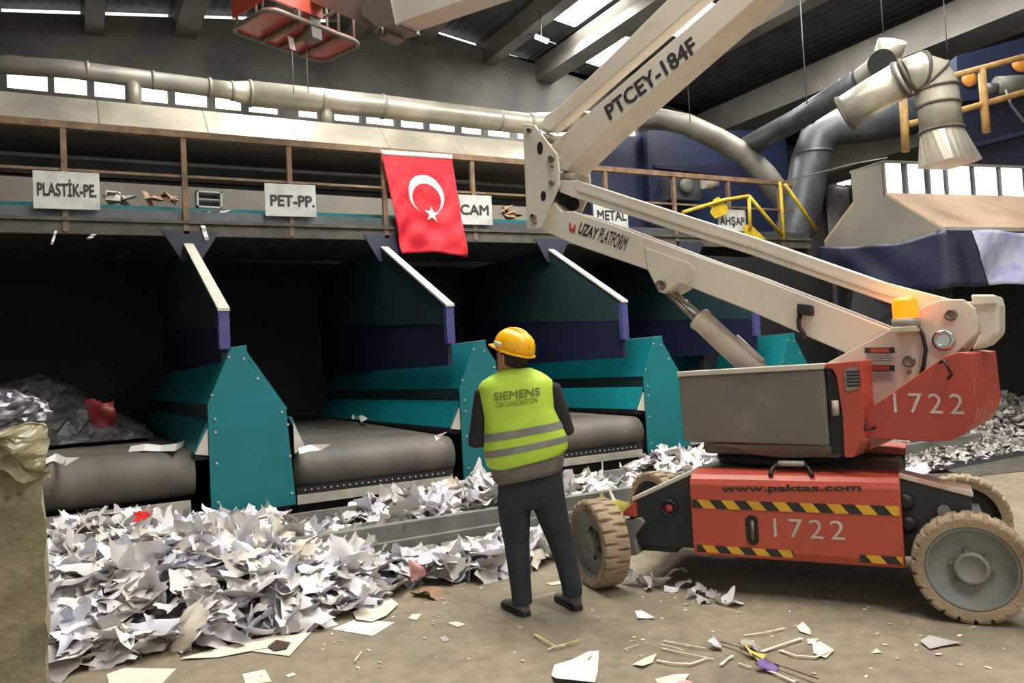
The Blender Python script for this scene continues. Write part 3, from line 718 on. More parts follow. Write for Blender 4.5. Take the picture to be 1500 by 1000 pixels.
mb = MB(); mb.tube([at(1296, 92, 12.2), at(1302, 76, 12.1), at(1307, 60, 12.0)], [.2, .215, .215], 20); build(mb, 'upturned_stub', M['galv'], dk)
d3 = thing('suction_duct', 'dark fat duct with a bend behind the pale exhaust duct', 'duct', at(1200, 200, 13))
mb = MB(); mb.tube([at(1340, 168, 14.8), at(1270, 180, 15), at(1222, 186, 15.2), at(1198, 204, 15.2), at(1187, 235, 15.2), at(1176, 300, 15.2), at(1160, 345, 15.2), at(1152, 372, 15.2)], .375, 20); build(mb, 'duct_bend', M['ductdark'], d3)
for x, y, t in ((1215, 188, (1, .1, .1)), (1190, 226, (0, 0, 1))):
    p = at(x, y, 15.2); t = V(t).normalized(); mb = MB(); mb.cyl(p - t * .02, p + t * .02, .40, 20); build(mb, 'duct_flange', M['ductdark'], d3)

# blue machines
bl = thing('blue_separator', 'large blue steel machine behind the platform railing, left of the bent duct', 'machine', (12, 13.3, 3.4))
def quadbox(x0, x1, y0, y1, Y, th, name, m, par, bevel=.01):
    a, b, c, d = py(x0, y1, Y), py(x1, y1, Y), py(x1, y0, Y), py(x0, y0, Y)
    zb = min(a.z, b.z)
    mb = MB(); mb.prism([(a.x, Y, zb), (b.x, Y, zb), (b.x, Y, c.z), (a.x, Y, d.z)], (0, th, 0)); return build(mb, name, m, par, bevel=bevel)
quadbox(868, 962, 200, 330, 12.9, 1.2, 'body', M['bluemachine'], bl)
quadbox(958, 1160, 192, 332, 12.7, 1.4, 'body', M['bluemachine'], bl)
quadbox(955, 961, 196, 330, 12.66, .05, 'rib', M['navy'], bl)
quadbox(960, 1110, 240, 246, 12.64, .06, 'rib', M['navy'], bl)
quadbox(985, 1028, 257, 291, 12.3, .4, 'motor_plate', M['ductdark'], bl)
p = py(1003, 273, 12.28); mb = MB(); mb.lathe([(.16, .0), (.16, -.12), (.06, -.14)], p, (0, 1, 0), 18); build(mb, 'fan_housing', M['steel'], bl)
p = py(1040, 269, 12.2); mb = MB(); mb.cyl(p + V((-.2, 0, 0)), p + V((.15, 0, 0)), .13, 16); build(mb, 'motor', M['steellight'], bl)
b2 = thing('blue_separator', 'blue steel machine with orange discs at the top right corner', 'machine', at(1460, 150, 13.5))
def obq(pts, D, th, name, m, par, bevel=.01):
    mb = MB(); mb.prism([at(x, y, D) for x, y in pts], FH * th); return build(mb, name, m, par, bevel=bevel)
obq([(1401, 82), (1560, 38), (1560, 130), (1401, 150)], 13.4, 1.2, 'upper_body', M['bluemachine'], b2)
obq([(1390, 155), (1560, 128), (1560, 300), (1385, 290)], 13.6, 1.0, 'lower_body', M['navy'], b2)
obq([(1405, 215), (1560, 175), (1560, 182), (1405, 222)], 13.4, .2, 'rib', M['bluemachine'], b2)
for x, y, r in ((1419, 117, .13), (1494, 94, .15)):
    p = at(x, y, 13.36); mb = MB(); mb.lathe([(r, .0), (r, -.04), (r * .3, -.06)], p, FH, 20); build(mb, 'orange_disc', M['orangedisc'], b2)
p = at(1480, 124, 13); mb = MB(); mb.cyl(p + RH * -.25, p + RH * .22, .15, 16); build(mb, 'motor', M['steel'], b2)
p = at(1452, 130, 13); mb = MB(); mb.cyl(p + RH * -.12, p + RH * .12, .1, 14); build(mb, 'gearbox', M['ductdark'], b2)
rl = thing('guard_railing', 'ochre pipe railing in front of the blue machine at the top right', 'railing', at(1440, 190, 12.4))
def bar(pts, r, name, m, par, seg=8):
    mb = MB(); mb.tube(pts, r, seg); return build(mb, name, m, par)
bar([at(1392, 112, 12.4), at(1560, 67, 12.4)], .05, 'top_rail', M['yellowbrown'], rl)
bar([at(1330, 182, 12.4), at(1420, 158, 12.4), at(1560, 118, 12.4)], .05, 'middle_rail', M['yellowbrown'], rl)
bar([at(1438, 100, 12.4), at(1445, 194, 12.4)], .065, 'railing_post', M['yellowbrown'], rl)
bar([at(1323, 146, 12.4), at(1327, 222, 12.4)], .065, 'railing_post', M['yellowbrown'], rl)
fl_ = MB(); fl_.tube([at(1474, 132, 12.6), at(1482, 155, 12.5), at(1500, 178, 12.5), at(1530, 190, 12.5)], .025, 8); build(fl_, 'hose', M['ductdark'], label='grey hose looping down from the motor at the top right', cat='hose')
# yellow stair at the platform end
st = thing('yellow_stair_rail', 'yellow pipe railing of a stair at the right end of the platform', 'railing', py(1110, 340, 9.5))
Yq = 9.55
for pts in ([(1000, 311), (1060, 293), (1097, 287)], [(1097, 287), (1099, 335)], [(1097, 287), (1146, 345)], [(1143, 266), (1148, 350)], [(1150, 270), (1196, 337)]):
    bar([py(x, y, Yq) for x, y in pts], .032, 'rail_bar', M['yellow'], st)
for poly in ([(1041, 312), (1046, 292), (1053, 288), (1066, 302), (1066, 312), (1048, 320)], [(1090, 330), (1099, 328), (1122, 350), (1092, 350)]):
    mb = MB(); mb.prism([py(x, y, Yq + .02) for x, y in poly], (0, .02, 0)); build(mb, 'gusset_plate', M['yellow'], st)
bar([py(1140, 268, PY - .1), at(1250, 240, 11.5), at(1300, 231, 11.0)], .010, 'stay_cable', M['steel'], None)['label'] = 'thin steel line running from the railing end to the shed'
bpy.data.objects['stay_cable']['category'] = 'cable'
# far corner seen between ducts
mb = MB(); mb.box((py(1210, 290, 15.8).x, 15.7, 3.5), (py(1250, 290, 15.8).x + .5, 15.8, py(1230, 274, 15.75).z)); build(mb, 'wall_far', M['white'], kind='structure')
for i, (a, b) in enumerate(((1224, 1234), (1237, 1249))):
    p, q_ = py(a, 271, 15.7), py(b, 263, 15.7); mb = MB(); mb.box((p.x, 15.6, p.z), (q_.x, 15.65, p.z + .2)); build(mb, 'window_%d' % (50 + i), M['sky'], kind='structure')
# hanging cables and lamps
def cable(x, y0, y1, D, label, r=.008):
    mb = MB(); a = at(x, y1, D); top_ = at(x - .04 * (y1 - y0), y0, D); mb.cyl(a, (a.x, a.y, top_.z), r, 6); build(mb, 'hanging_cable', M['ductdark'], label=label, cat='cable')
cable(1182, -40, 152, 12.2, 'thin cable hanging in front of the dark straight duct', .010)
cable(1294, -40, 50, 12.5, 'thin cable hanging above the open duct mouth')
cable(1388, -40, 78, 12.3, 'thin cable hanging above the pale elbow duct')
cable(1011, -160, 178, 11, 'thin cable hanging right of the upper lift boom')
la = thing('tube_lamp', 'small bright lamp under the roof left of the big roof lights', 'lamp', at(793, 56, 16))
mb = MB(); mb.cyl(at(784, 53, 16), at(803, 61, 16), .05, 10); build(mb, 'tube', M['lampwhite'], la)
mb = MB(); mb.cyl(at(773, 49, 16.05), at(814, 65, 16.05), .02, 8); build(mb, 'holder', M['steel'], la)
mb = MB(); mb.cyl(at(793, 56, 16.05), at(793, 56, 16.05) + V((0, 0, .6)), .015, 6); build(mb, 'rod', M['steel'], la)
# ================================================================ boom lift
M['deckpink'] = mat('faded_pink_deck', (206, 170, 150), .6, col2=(214, 196, 180), scale=9, lo=.45, hi=.55)
tK = math.radians(28); dK = RH * math.cos(tK) - FH * math.sin(tK); nK = RH * math.sin(tK) + FH * math.cos(tK)
tT = math.radians(38.7); dT = RH * math.cos(tT) - FH * math.sin(tT); nT = RH * math.sin(tT) + FH * math.cos(tT)
OK_ = pz(1430, 916)
CT = OK_ + dK * -1.07 + nK * .8
Z = V((0, 0, 1))
def K(a, z, n): return OK_ + dK * a + nK * n + Z * z
def T(a, z, n): return CT + dT * a + nT * n + Z * z
def lK(x, y, n): p = on_plane(x, y, OK_ + nK * n, nK); return ((p - OK_).dot(dK), p.z)
def lT(x, y, n): p = on_plane(x, y, CT + nT * n, nT); return ((p - CT).dot(dT), p.z)
bl = thing('boom_lift', 'orange and cream articulated boom lift numbered 1722, its cream boom folded over the hall', 'boom lift', (CT.x, CT.y, 0))
def pT(pts, n0, n1, name, m, par=bl, bevel=.006, label=None):
    mb = MB(); mb.prism([T(a, z, n0) for a, z in pts], nT * (n1 - n0)); return build(mb, name, m, par, bevel=bevel, label=label)
def pK(pts, n0, n1, name, m, par=bl, bevel=.006, label=None):
    mb = MB(); mb.prism([K(a, z, n0) for a, z in pts], nK * (n1 - n0)); return build(mb, name, m, par, bevel=bevel, label=label)
def tr(pts, n): return [lT(x, y, n) for x, y in pts]

# --- chassis
ch = pK([(-1.56, .27), (-1.56, .76), (-.32, .76), (-.32, .30), (-1.5, .25)], .20, 1.38, 'chassis', M['darkchassis'])
pK([(-1.97, .27), (-1.97, .57), (-1.55, .76), (-1.50, .76), (-1.50, .27)], .20, .42, 'front_arm', M['darkchassis'], ch)
pK([(-1.97, .27), (-1.97, .50), (-1.50, .55), (-1.50, .27)], .42, 1.38, 'front_arm', M['darkchassis'], ch)
pK([(-.36, .76), (.03, .66), (.03, .52), (-.30, .30), (-.36, .30)], .20, .40, 'rear_arm', M['darkchassis'], ch)
pK([(-.36, .5), (.03, .46), (.03, .36), (-.30, .28), (-.36, .28)], .40, 1.38, 'rear_arm', M['darkchassis'], ch)
pK([(-1.98, .56), (-1.55, .755), (-1.55, .785), (-1.98, .59)], .19, .43, 'front_deck', M['cream'], ch)
pK([(-.33, .755), (.04, .655), (.04, .69), (-.33, .785)], .19, .40, 'rear_deck', M['deckpink'], ch, label='faded pink rear deck plate')
pK([(-1.55, .755), (-.33, .755), (-.33, .775), (-1.55, .775)], .3, 1.3, 'top_deck', M['lidgrey'], ch)
for side in (0, 1):
    f = (lambda n: n) if side == 0 else (lambda n: 1.58 - n)
    prof = [(.24, .25), (.12, .25), (.10, .30), (.10, .60), (.10, .705), (.115, .74), (.15, .765), (.24, .778), (.36, .78), (.36, .74), (.24, .72)]
    mb = MB(); mb.prism([K(-1.545, z, f(n)) for n, z in prof], dK * 1.22); cv = build(mb, 'side_cover', M['orange'], bl, bevel=.006)
    if side == 0: cover = cv
def tape(z0, z1, n, x0, x1, torn=False):
    mb = MB(); mb.prism([K(x0, z0, n), K(x1, z0, n), K(x1, z1, n), K(x0, z1, n)], nK * -.002)
    h = z1 - z0; w = .078; k = 0; x = x0 + .03
    while x < x1 - .02:
        if not (torn and .5 < (x - x0) / (x1 - x0) < .82):
            a1 = min(x + w, x1); pts = [(x + h * .8, z0), (min(x + h * .8 + w, x1), z0), (min(x + w, x1), z1), (x, z1)]
            if x + h * .8 < x1: mb.prism([K(a, z, n - .002) for a, z in pts], nK * -.0015, mi=1)
        x += w * 2
    return mb
build(tape(.555, .61, .098, -1.535, -.335), 'hazard_tape', [M['hazblack'], M['hazyellow']], cover)
build(tape(.275, .32, .098, -1.52, -.93), 'hazard_tape', [M['hazblack'], M['hazyellow']], cover)
build(tape(.275, .32, .098, -.56, -.335), 'hazard_tape', [M['hazblack'], M['hazyellow']], cover, label='torn end of the hazard tape')
def lettK(s, x0, y0, x1, y1, h, n, m, par, bold=.0, track=1.0):        # baseline start/end in the picture
    a, b = lK(x0, y0, n), lK(x1, y1, n)
    A, B = K(a[0], a[1], n), K(b[0], b[1], n)
    return build(text_mb(s, A, B - A, Z, (B - A).length, h, .002, bold, 0, track), 'lettering', m, par)
lettK('www.paktas.com', 1057, 723, 1262, 722, .055, .0985, M['textdark'], cover, .03)
lettK('1722', 1134, 786, 1238, 791, .115, .0985, M['textgrey'], cover, .0, 1.3)
a0, z0 = lK(1102, 776, .1)
sl = []
for i in range(24):
    t = 2 * PI * i / 24; sl.append((a0 + .038 * math.cos(t), z0 + .055 * (1 if math.sin(t) > 0 else -1) + .038 * math.sin(t)))
s_ = pK(sl, .094, .099, 'latch_slot', M['black'], cover, bevel=.0)
mb = MB(); mb.cyl(K(a0 + .004, z0 - .06, .088), K(a0 + .004, z0 + .06, .088), .012, 8); build(mb, 'latch_bar', M['pin'], s_)
mb = MB(); h0 = [K(*lK(1128, 697, .12), .13), K(lK(1131, 690, .2)[0], .80, .2), K(lK(1140, 684, .2)[0], .83, .22), K(lK(1178, 684, .2)[0], .83, .22), K(lK(1186, 690, .2)[0], .80, .2), K(*lK(1189, 697, .12), .13)]
mb.tube(h0, .014, 8); gh = build(mb, 'grab_handle', M['black'], bl)
mb = MB(); mb.cyl(h0[2] - Z * 0, h0[3], .018, 8); build(mb, 'grip', M['steellight'], gh)
# details on the dark ends
p = K(*lK(981, 743, .19), .19); mb = MB(); mb.lathe([(.055, 0), (.055, -.03), (.04, -.03), (.04, -.01)], p, nK, 20); q_ = build(mb, 'tie_down_ring', M['black'], ch)
mb = MB(); mb.lathe([(.028, 0), (.03, -.02), (.01, -.03)], p, nK, 14); build(mb, 'red_cap', M['redorange'], q_, label='dull red cap')
p = K(*lK(1383, 748, .19), .19); mb = MB(); mb.lathe([(.035, 0), (.035, -.012)], p, nK, 16); build(mb, 'round_plate', M['rim'], ch)
for x, y in ((1326, 735), (1330, 768)):
    p = K(*lK(x, y, .19), .19); mb = MB(); mb.lathe([(.05, 0), (.05, -.02), (.02, -.03)], p, nK, 16); build(mb, 'cable_gland', M['black'], ch)
pK([lK(x, y, .15) for x, y in [(911, 755), (914, 747), (929, 736), (931, 758), (927, 757)]], .15, .3, 'amber_marker', M['orange'], ch)
pK([(-2.02, .22), (-2.02, .46), (-1.8, .46), (-1.7, .36), (-1.7, .22)], .25, 1.33, 'axle_beam', M['darkchassis'], ch)
pK([lK(x, y, .17) for x, y in [(906, 763), (938, 758), (944, 765), (930, 785), (935, 812), (915, 815)]], .16, .3, 'steering_knuckle', M['rim'], ch)
pK([lK(x, y, 1.1) for x, y in [(1243, 658), (1325, 658), (1326, 692), (1250, 676)]], 1.1, 1.36, 'rear_box', M['darkchassis'], ch)
pK([lK(x, y, 1.09) for x, y in [(1240, 651), (1327, 656), (1327, 666), (1240, 661)]], 1.08, 1.4, 'rear_box_lid', M['orange'], ch)
pK([(-.12, .2), (-.12, .42), (.12, .42), (.12, .2)], .2, 1.4, 'rear_axle', M['darkchassis'], ch)
mb = MB(); mb.box((0, 0, 0), (.01, .01, .01))
pK([(-1.5, .2), (-1.5, .27), (-.4, .3), (-.4, .22)], .3, 1.3, 'belly_pan', M['blackrough'], ch)
# --- wheels
def wheel(c, ax, r=.295, w=.19):
    ax = V(ax).normalized()                       # points outwards
    seg = 132
    prof = [(r * .76, -w * .48), (r * .93, -w * .5), (r * .985, -w * .46), (r, -w * .3), (r, -w * .06), (r, w * .06), (r, w * .3), (r * .985, w * .46), (r * .93, w * .5), (r * .78, w * .46), (r * .76, w * .36)]
    def rad(q, i, rr):
        if q in (2, 3, 4) and i % 6 == 0: return rr * (.90 if q < 4 else .95)
        if q in (5, 6, 7) and (i + 3) % 6 == 0: return rr * (.90 if q > 5 else .95)
        if q in (1, 8) and (i + (3 if q == 8 else 0)) % 6 == 0: return rr * .955
        return rr
    mb = MB(); mb.lathe(prof, c, ax, seg, radial=rad, cap=False); t = build(mb, 'wheel', M['tyre'], bl, flat=True)
    mb = MB(); mb.lathe([(r * .765, -w * .45), (r * .775, w * .42), (r * .72, w * .44), (r * .70, w * .30), (r * .40, w * .22), (r * .36, w * .20), (.0001, w * .20)], c, ax, 40, cap=False); rm = build(mb, 'rim', M['rim'], t)
    mb = MB(); mb.lathe([(r * .30, w * .18), (r * .30, w * .34), (r * .27, w * .40), (r * .23, w * .40), (r * .22, w * .36), (.0001, w * .36)], c, ax, 28, cap=False); build(mb, 'hub', M['rim'], t)
    s = ax.cross(Z).normalized()
    for k in range(6):
        a = 2 * PI * k / 6 + .3
        p = c + ax * (w * .22) + (s * math.cos(a) + Z * math.sin(a)) * r * .34
        mb = MB(); mb.lathe([(.013, 0), (.013, .018)], p, ax, 6); build(mb, 'wheel_nut', M['pin'], t)
    mb = MB(); mb.lathe([(r * .62, -w * .45), (.0001, -w * .40)], c, ax, 30, cap=False); build(mb, 'rim_back', M['blackrough'], t)
    return t
wheel(K(.0, .295, .095), -nK)
p_l = K(-2.2, .295, .095)
fr = p_l - CAMP; frh = V((fr.x, fr.y, 0)).normalized(); rr_ = V((frh.y, -frh.x, 0))
wheel(p_l, -frh * math.cos(math.radians(64)) - rr_ * math.sin(math.radians(64)))
wheel(K(.02, .30, 1.47), nK, .30, .19)
wheel(K(-2.2, .295, 1.47), nK * .8 + dK * .5)

# --- turntable and turret
mb = MB(); mb.lathe([(.30, .74), (.30, .78), (.44, .80), (.44, .83), (.36, .85), (.36, .86)], CT * 1 - Z * CT.z, Z, 40); build(mb, 'slew_ring', M['blackrough'], bl)
mb = MB(); mb.prism([T(-.40, .86, -.40), T(.52, .86, -.46), T(.52, .86, .44), T(-.40, .86, .4)], Z * .11); build(mb, 'turntable_base', M['lidgrey'], bl, bevel=.02)
base = [(-.47, .955), (-.485, 1.43), (.485, 1.445), (.485, .94)]
lid = pT([(-.475, .955), (-.485, 1.40), (.48, 1.412), (.485, .945)], -.55, -.24, 'battery_cover', M['lidgrey'], bevel=.012)
pT([(-.49, 1.40), (-.49, 1.435), (.485, 1.447), (.485, 1.412)], -.56, -.22, 'cover_lit_top', M['cream'], lid)  # light on top of the grey cover put in as cream colour
mb = MB(); rows = []
for i in range(13):
    u = i / 12; rows.append([T(-.28 + .77 * u, .945, -.55), T(-.10 + .59 * u, .945 - .03, -.53), T(-.08 + .57 * u, .885 - .025 * math.sin(PI * u), -.49), T(-.08 + .57 * u, .87, -.25), T(-.28 + .77 * u, .945, -.25)])
mb.rings(rows, True, False); build(mb, 'cover_skirt', M['lidgrey'], lid)
pT([(.485, .90), (.485, 1.42), (.52, 1.40), (.55, 1.34), (.57, 1.15), (.585, .96), (.58, .90)], -.52, -.3, 'seam_gap', M['black'], bl)
mb = MB(); mb.cyl(T(.535, 1.13, -.535), T(.535, 1.22, -.535), .022, 8); build(mb, 'cover_latch', M['steellight'], bl)
post = pT([(.495, 1.445), (.70, 1.455), (.69, .975), (.665, .97), (.62, .88), (.57, .88), (.575, 1.12), (.555, 1.36), (.535, 1.41), (.495, 1.425)], -.55, -.30, 'side_panel', M['orange'])
lb = pT([lT(x, y, -.553) for x, y in [(1236, 541), (1256, 537), (1258, 569), (1239, 573)]], -.556, -.551, 'data_label', M['reflect'], post, bevel=0)
for i in range(5):
    z = lT(1247, 546 + i * 5, -.553)[1]; a = lT(1237, 555, -.553)[0]
    mb = MB(); mb.box((0, 0, 0), (1, 1, 1)); mb = MB(); mb.prism([T(a + .012, z, -.557), T(a + .09, z, -.557), T(a + .09, z + .012, -.557), T(a + .012, z + .012, -.557)], nT * -.0005); build(mb, 'label_line', M['textdark'], lb)
pT([(.50, .90), (.50, 1.44), (.66, 1.44), (.66, .90)], -.30, .5, 'turret_body', M['orange'])
pT([(-.40, .95), (-.40, 1.38), (.50, 1.40), (.50, .95)], .2, .5, 'far_cover', M['lidgrey'])
# mast plates either side of the lower arm
plate_px = [(1212, 531), (1240, 516), (1310, 480), (1334, 462), (1357, 446), (1378, 439), (1411, 438), (1428, 452), (1432, 470), (1431, 488), (1400, 517), (1372, 537), (1268, 606), (1255, 612), (1225, 600)]
pp = tr(plate_px, -.22)
mp = pT(pp, -.22, -.17, 'mast_plate', M['cream'])
pT(pp, .17, .22, 'mast_plate', M['cream'])
pT([(.5, 1.0), (.5, 1.46), (1.0, 1.6), (1.15, 1.5), (.75, 1.1)], -.17, .17, 'mast_core', M['cream'])
cap = tr([(1424, 436), (1461, 436), (1465, 447), (1465, 488), (1448, 505), (1424, 514), (1436, 490)], -.1)
pT(cap, -.14, .16, 'end_box', M['cream'], bevel=.02)
pT(tr([(1424, 432), (1460, 432), (1464, 446), (1428, 449)], -.1), -.16, .18, 'end_box_lid', M['cream'], bevel=.012)
def pinT(x, y, n, r, name='pin', m=M['pin'], par=bl, d=.02):
    a, z = lT(x, y, n); mb = MB(); mb.lathe([(r, 0), (r, -d), (r * .6, -d - .004), (r * .55, -d + .004)], T(a, z, n), nT, 16); return build(mb, name, m, par)
pinT(1393, 461, -.22, .035, par=mp); pinT(1332, 529, -.22, .035, par=mp); pinT(1332, 544, -.22, .012, par=mp)
pinT(1383, 498, -.22, .062, 'round_cap', M['hydro'], par=mp)
for dy in (510, 536):
    pl_ = pT(tr([(1266, dy), (1311, dy), (1311, dy + 21), (1267, dy + 22)], -.222), -.2225, -.221, 'warning_label', M['sign'], mp, bevel=0)
    a, z = lT(1267, dy + 7, -.223); b, z2 = lT(1311, dy + 7, -.223)
    mb = MB(); mb.prism([T(a, z, -.2235), T(b, z2, -.2235), T(b, z2 + .035, -.2235), T(a, z + .035, -.2235)], nT * -.0005); build(mb, 'label_header', M['textdark'], pl_)
    a3, z3 = lT(1275, dy + 6, -.225); b3, z4 = lT(1303, dy + 6, -.225)
    mb = MB(); mb.prism([T(a3, z3, -.2245), T(b3, z4, -.2245), T(b3, z4 + .025, -.2245), T(a3, z3 + .025, -.2245)], nT * -.0005); build(mb, 'label_oval', M['flagred'] if 'flagred' in M else M['redorange'], pl_)
    for i in range(4):
        mb = MB(); zz = z - .012 - i * .014; mb.prism([T(a + .01, zz, -.2235), T(b - .012 * (i % 2 + 1), zz, -.2235), T(b - .012 * (i % 2 + 1), zz + .006, -.2235), T(a + .01, zz + .006, -.2235)], nT * -.0005); build(mb, 'label_line', M['reflect'], pl_)
# counterweight : a pack of steel plates
cwp = [(.67, .995), (.68, 1.14), (1.13, 1.455), (1.20, 1.475), (1.26, 1.465), (1.27, 1.16), (1.25, 1.09), (1.20, 1.02), (1.13, .985), (1.02, .975)]
cc = (.95, 1.2)
mb = MB()
for i in range(13):
    n0 = -.5 + i * 1.02 / 13; s = 1.0 if i % 2 == 0 else .982
    mb.prism([T(cc[0] + (a - cc[0]) * s, cc[1] + (z - cc[1]) * s, n0) for a, z in cwp], nT * (1.02 / 13))
cw = build(mb, 'counterweight', M['redorange'], bl, bevel=.005)
a, z = lT(1310, 604, -.5); b, zb = lT(1413, 607, -.5)
build(text_mb('1722', T(a, z, -.5), T(b, zb, -.5) - T(a, z, -.5), Z, (T(b, zb, -.5) - T(a, z, -.5)).length, .115, .003, .0, 0, 1.3), 'lettering', M['textgrey'], cw)
for pts in ([(1377, 531), (1384, 527), (1396, 548), (1389, 554)], [(1264, 609), (1272, 629), (1282, 626)]):
    mb = MB(); mb.tube([T(*lT(x, y, -.51), -.51) - nT * (.0 if i in (0, len(pts) - 1) else .04) for i, (x, y) in enumerate(pts)], .009, 6); build(mb, 'lifting_loop', M['black'], cw)
pT(tr([(1248, 648), (1275, 646), (1272, 655), (1255, 657)], -.3), -.3, -.1, 'cable_clamp', M['blackrough'])
# beacon
bc = tr([(1326, 482), (1326, 466), (1326, 437)], -.3)
bs = T(bc[1][0], bc[1][1], -.28)
mb = MB(); mb.lathe([(.075, -.06), (.08, .0)], bs, Z, 20); be = build(mb, 'beacon', M['galvdull'], bl)
mb = MB(); mb.lathe([(.07, .0), (.072, .10), (.06, .122), (.0001, .125)], bs, Z, 20, cap=False); build(mb, 'amber_lens', M['amber'], be, label='lit amber lens')
pT([(bc[0][0] - .07, bc[0][1] - .02), (bc[0][0] + .07, bc[0][1] - .02), (bc[0][0] + .07, bc[0][1] + .015), (bc[0][0] - .07, bc[0][1] + .015)], -.36, -.17, 'beacon_bracket', M['cream'])
lampo = bpy.data.lights.new('beacon_light', 'POINT'); lampo.energy = 2.2; lampo.color = (1, .45, .08); lampo.shadow_soft_size = .07
lo_ = bpy.data.objects.new('beacon_light', lampo); lo_.location = bs + Z * .22 - nT * .05; COL.objects.link(lo_)
mb = MB(); mb.tube([T(*lT(x, y, -.24), -.24) for x, y in [(1332, 476), (1345, 478), (1352, 492), (1356, 512), (1353, 535), (1348, 552)]], .012, 7); build(mb, 'beacon_cable', M['black'], bl)
# --- lower arms
low = tr([(811, 296), (822, 309), (839, 309), (900, 330), (1034, 380), (1100, 403), (1238, 456), (1307, 483), (1340, 500), (1300, 540), (1236, 516), (1100, 456), (1007, 419), (996, 416), (983, 425), (972, 430), (964, 427), (948, 395), (839, 357), (800, 340), (790, 334)], -.14)
la_ = pT(low, -.14, .14, 'lower_arm', M['cream'], bevel=.008)
top = [p for p in low[2:7]]
pT(tr([(819, 264), (845, 264), (984, 309), (1100, 346), (1287, 411), (1400, 440), (1404, 462), (1308, 446), (1100, 373), (984, 336), (840, 289), (819, 281)], -.14), -.14, .14, 'upper_link', M['cream'], bevel=.006)
pT(tr([(845, 274), (984, 320), (1100, 357), (1287, 423), (1330, 434), (1330, 440), (1287, 429), (1100, 362), (984, 325), (845, 279)], -.145), -.147, -.13, 'link_ridge', M['cream'], bevel=.0)
pT(tr([(945, 362), (1010, 385), (1018, 394), (1016, 408), (1007, 417), (996, 414), (983, 423), (972, 428), (965, 425), (949, 393)], -.14), -.147, -.139, 'doubler_plate', M['cream'], la_, bevel=.003)
pinT(969, 417, -.147, .04, par=la_)
def lettT(s, x0, y0, x1, y1, h, n, m, par, bold=0.0, shear=0.0):
    a, b = lT(x0, y0, n), lT(x1, y1, n); A, B = T(a[0], a[1], n), T(b[0], b[1], n); ux = (B - A)
    up = nT.cross(ux).normalized() * -1
    if up.z < 0: up = -up
    return build(text_mb(s, A, ux, up, ux.length, h, .003, bold, shear), 'lettering', m, par)
lettT('UZAY', 846, 342, 873, 352, .098, -.14, M['textdark'], la_, .035, .1)
lettT('PLATFORM', 875, 353, 915, 368, .115, -.14, M['textdark'], la_, .012, .1)
lg = tr([(834, 326), (837, 327), (836, 333), (840, 335), (841, 329), (844, 330), (842, 342), (834, 338)], -.14)
pT(lg, -.1435, -.14, 'red_emblem', M['redorange'], la_, bevel=0)
sb_ = pT(tr([(1168, 444), (1188, 447), (1190, 460), (1186, 463), (1167, 459)], -.2), -.21, -.14, 'junction_box', M['black'], bevel=.008)
mb = MB(); mb.tube([T(*lT(x, y, -.18), -.18) for x, y in [(1172, 460), (1170, 470), (1171, 480), (1177, 488), (1180, 498)]], .016, 7); build(mb, 'box_cable', M['black'], bl)
# lift cylinder
A = T(*lT(973, 420, 0), 0); B = T(*lT(1024, 466, 0), 0); E_ = T(*lT(1125, 560, 0), 0)
mb = MB(); mb.cyl(A, B.lerp(E_, .1), .042, 14); cyl = build(mb, 'cylinder_rod', M['hydro'], bl)
mb = MB(); mb.cyl(A.lerp(B, .05) - nT * .09, B - nT * .09, .014, 8); build(mb, 'rod_guide', M['pin'], cyl)
mb = MB(); mb.tube([B, B.lerp(E_, .04), B.lerp(E_, .041), E_], [.092, .092, .085, .085], 18); bar_ = build(mb, 'cylinder_barrel', M['cream'], bl)
mb = MB(); q0, q1 = B.lerp(E_, .42), B.lerp(E_, .8); mb.tube([q0 + dT * .08 - nT * .02 + Z * .05, q1 + dT * .08 - nT * .02 + Z * .05], .022, 8); build(mb, 'cylinder_pipe', M['cream'], bar_)
# elbow plates
ep = tr([(766, 181), (783, 183), (816, 226), (819, 251), (818, 273), (791, 334), (772, 335)], -.24)
e0 = pT(ep, -.245, -.215, 'elbow_plate', M['cream'])
pT(ep, .215, .245, 'elbow_plate', M['cream'])
for x, y, sx, sz in ((791, 217, .03, .055), (796, 287, .028, .042)):
    a, z = lT(x, y, -.246); pT([(a + sx * math.cos(t * PI / 8), z + sz * math.sin(t * PI / 8)) for t in range(16)], -.247, -.2455, 'plate_opening', M['black'], e0, bevel=0)
for x, y, r in ((776, 191, .022), (808, 233, .03), (809, 268, .025), (782, 318, .03), (810, 244, .01), (785, 326, .014)): pinT(x, y, -.245, r, par=e0)
for x, y in ((788, 196), (808, 232), (808, 266), (787, 318)):
    a, z = lT(x, y, -.24); mb = MB(); mb.cyl(T(a, z, -.24), T(a, z, .24), .035, 12); build(mb, 'elbow_shaft', M['hydro'], bl)
for x0, y0, x1, y1 in ((797, 202, 818, 206), (817, 255, 844, 260)):
    mb = MB(); mb.cyl(T(*lT(x0, y0, -.1), -.1), T(*lT(x1, y1, -.1), -.1), .035, 10); build(mb, 'tie_rod', M['steellight'], bl)
for i, (x, y) in enumerate(((823, 284), (828, 292), (835, 298))):
    a, z = lT(x, y, 0); mb = MB(); mb.ball(T(a, z, -.08 + i * .06), .06, seg=10); build(mb, 'hose_fitting', M['blackrough'], bl)
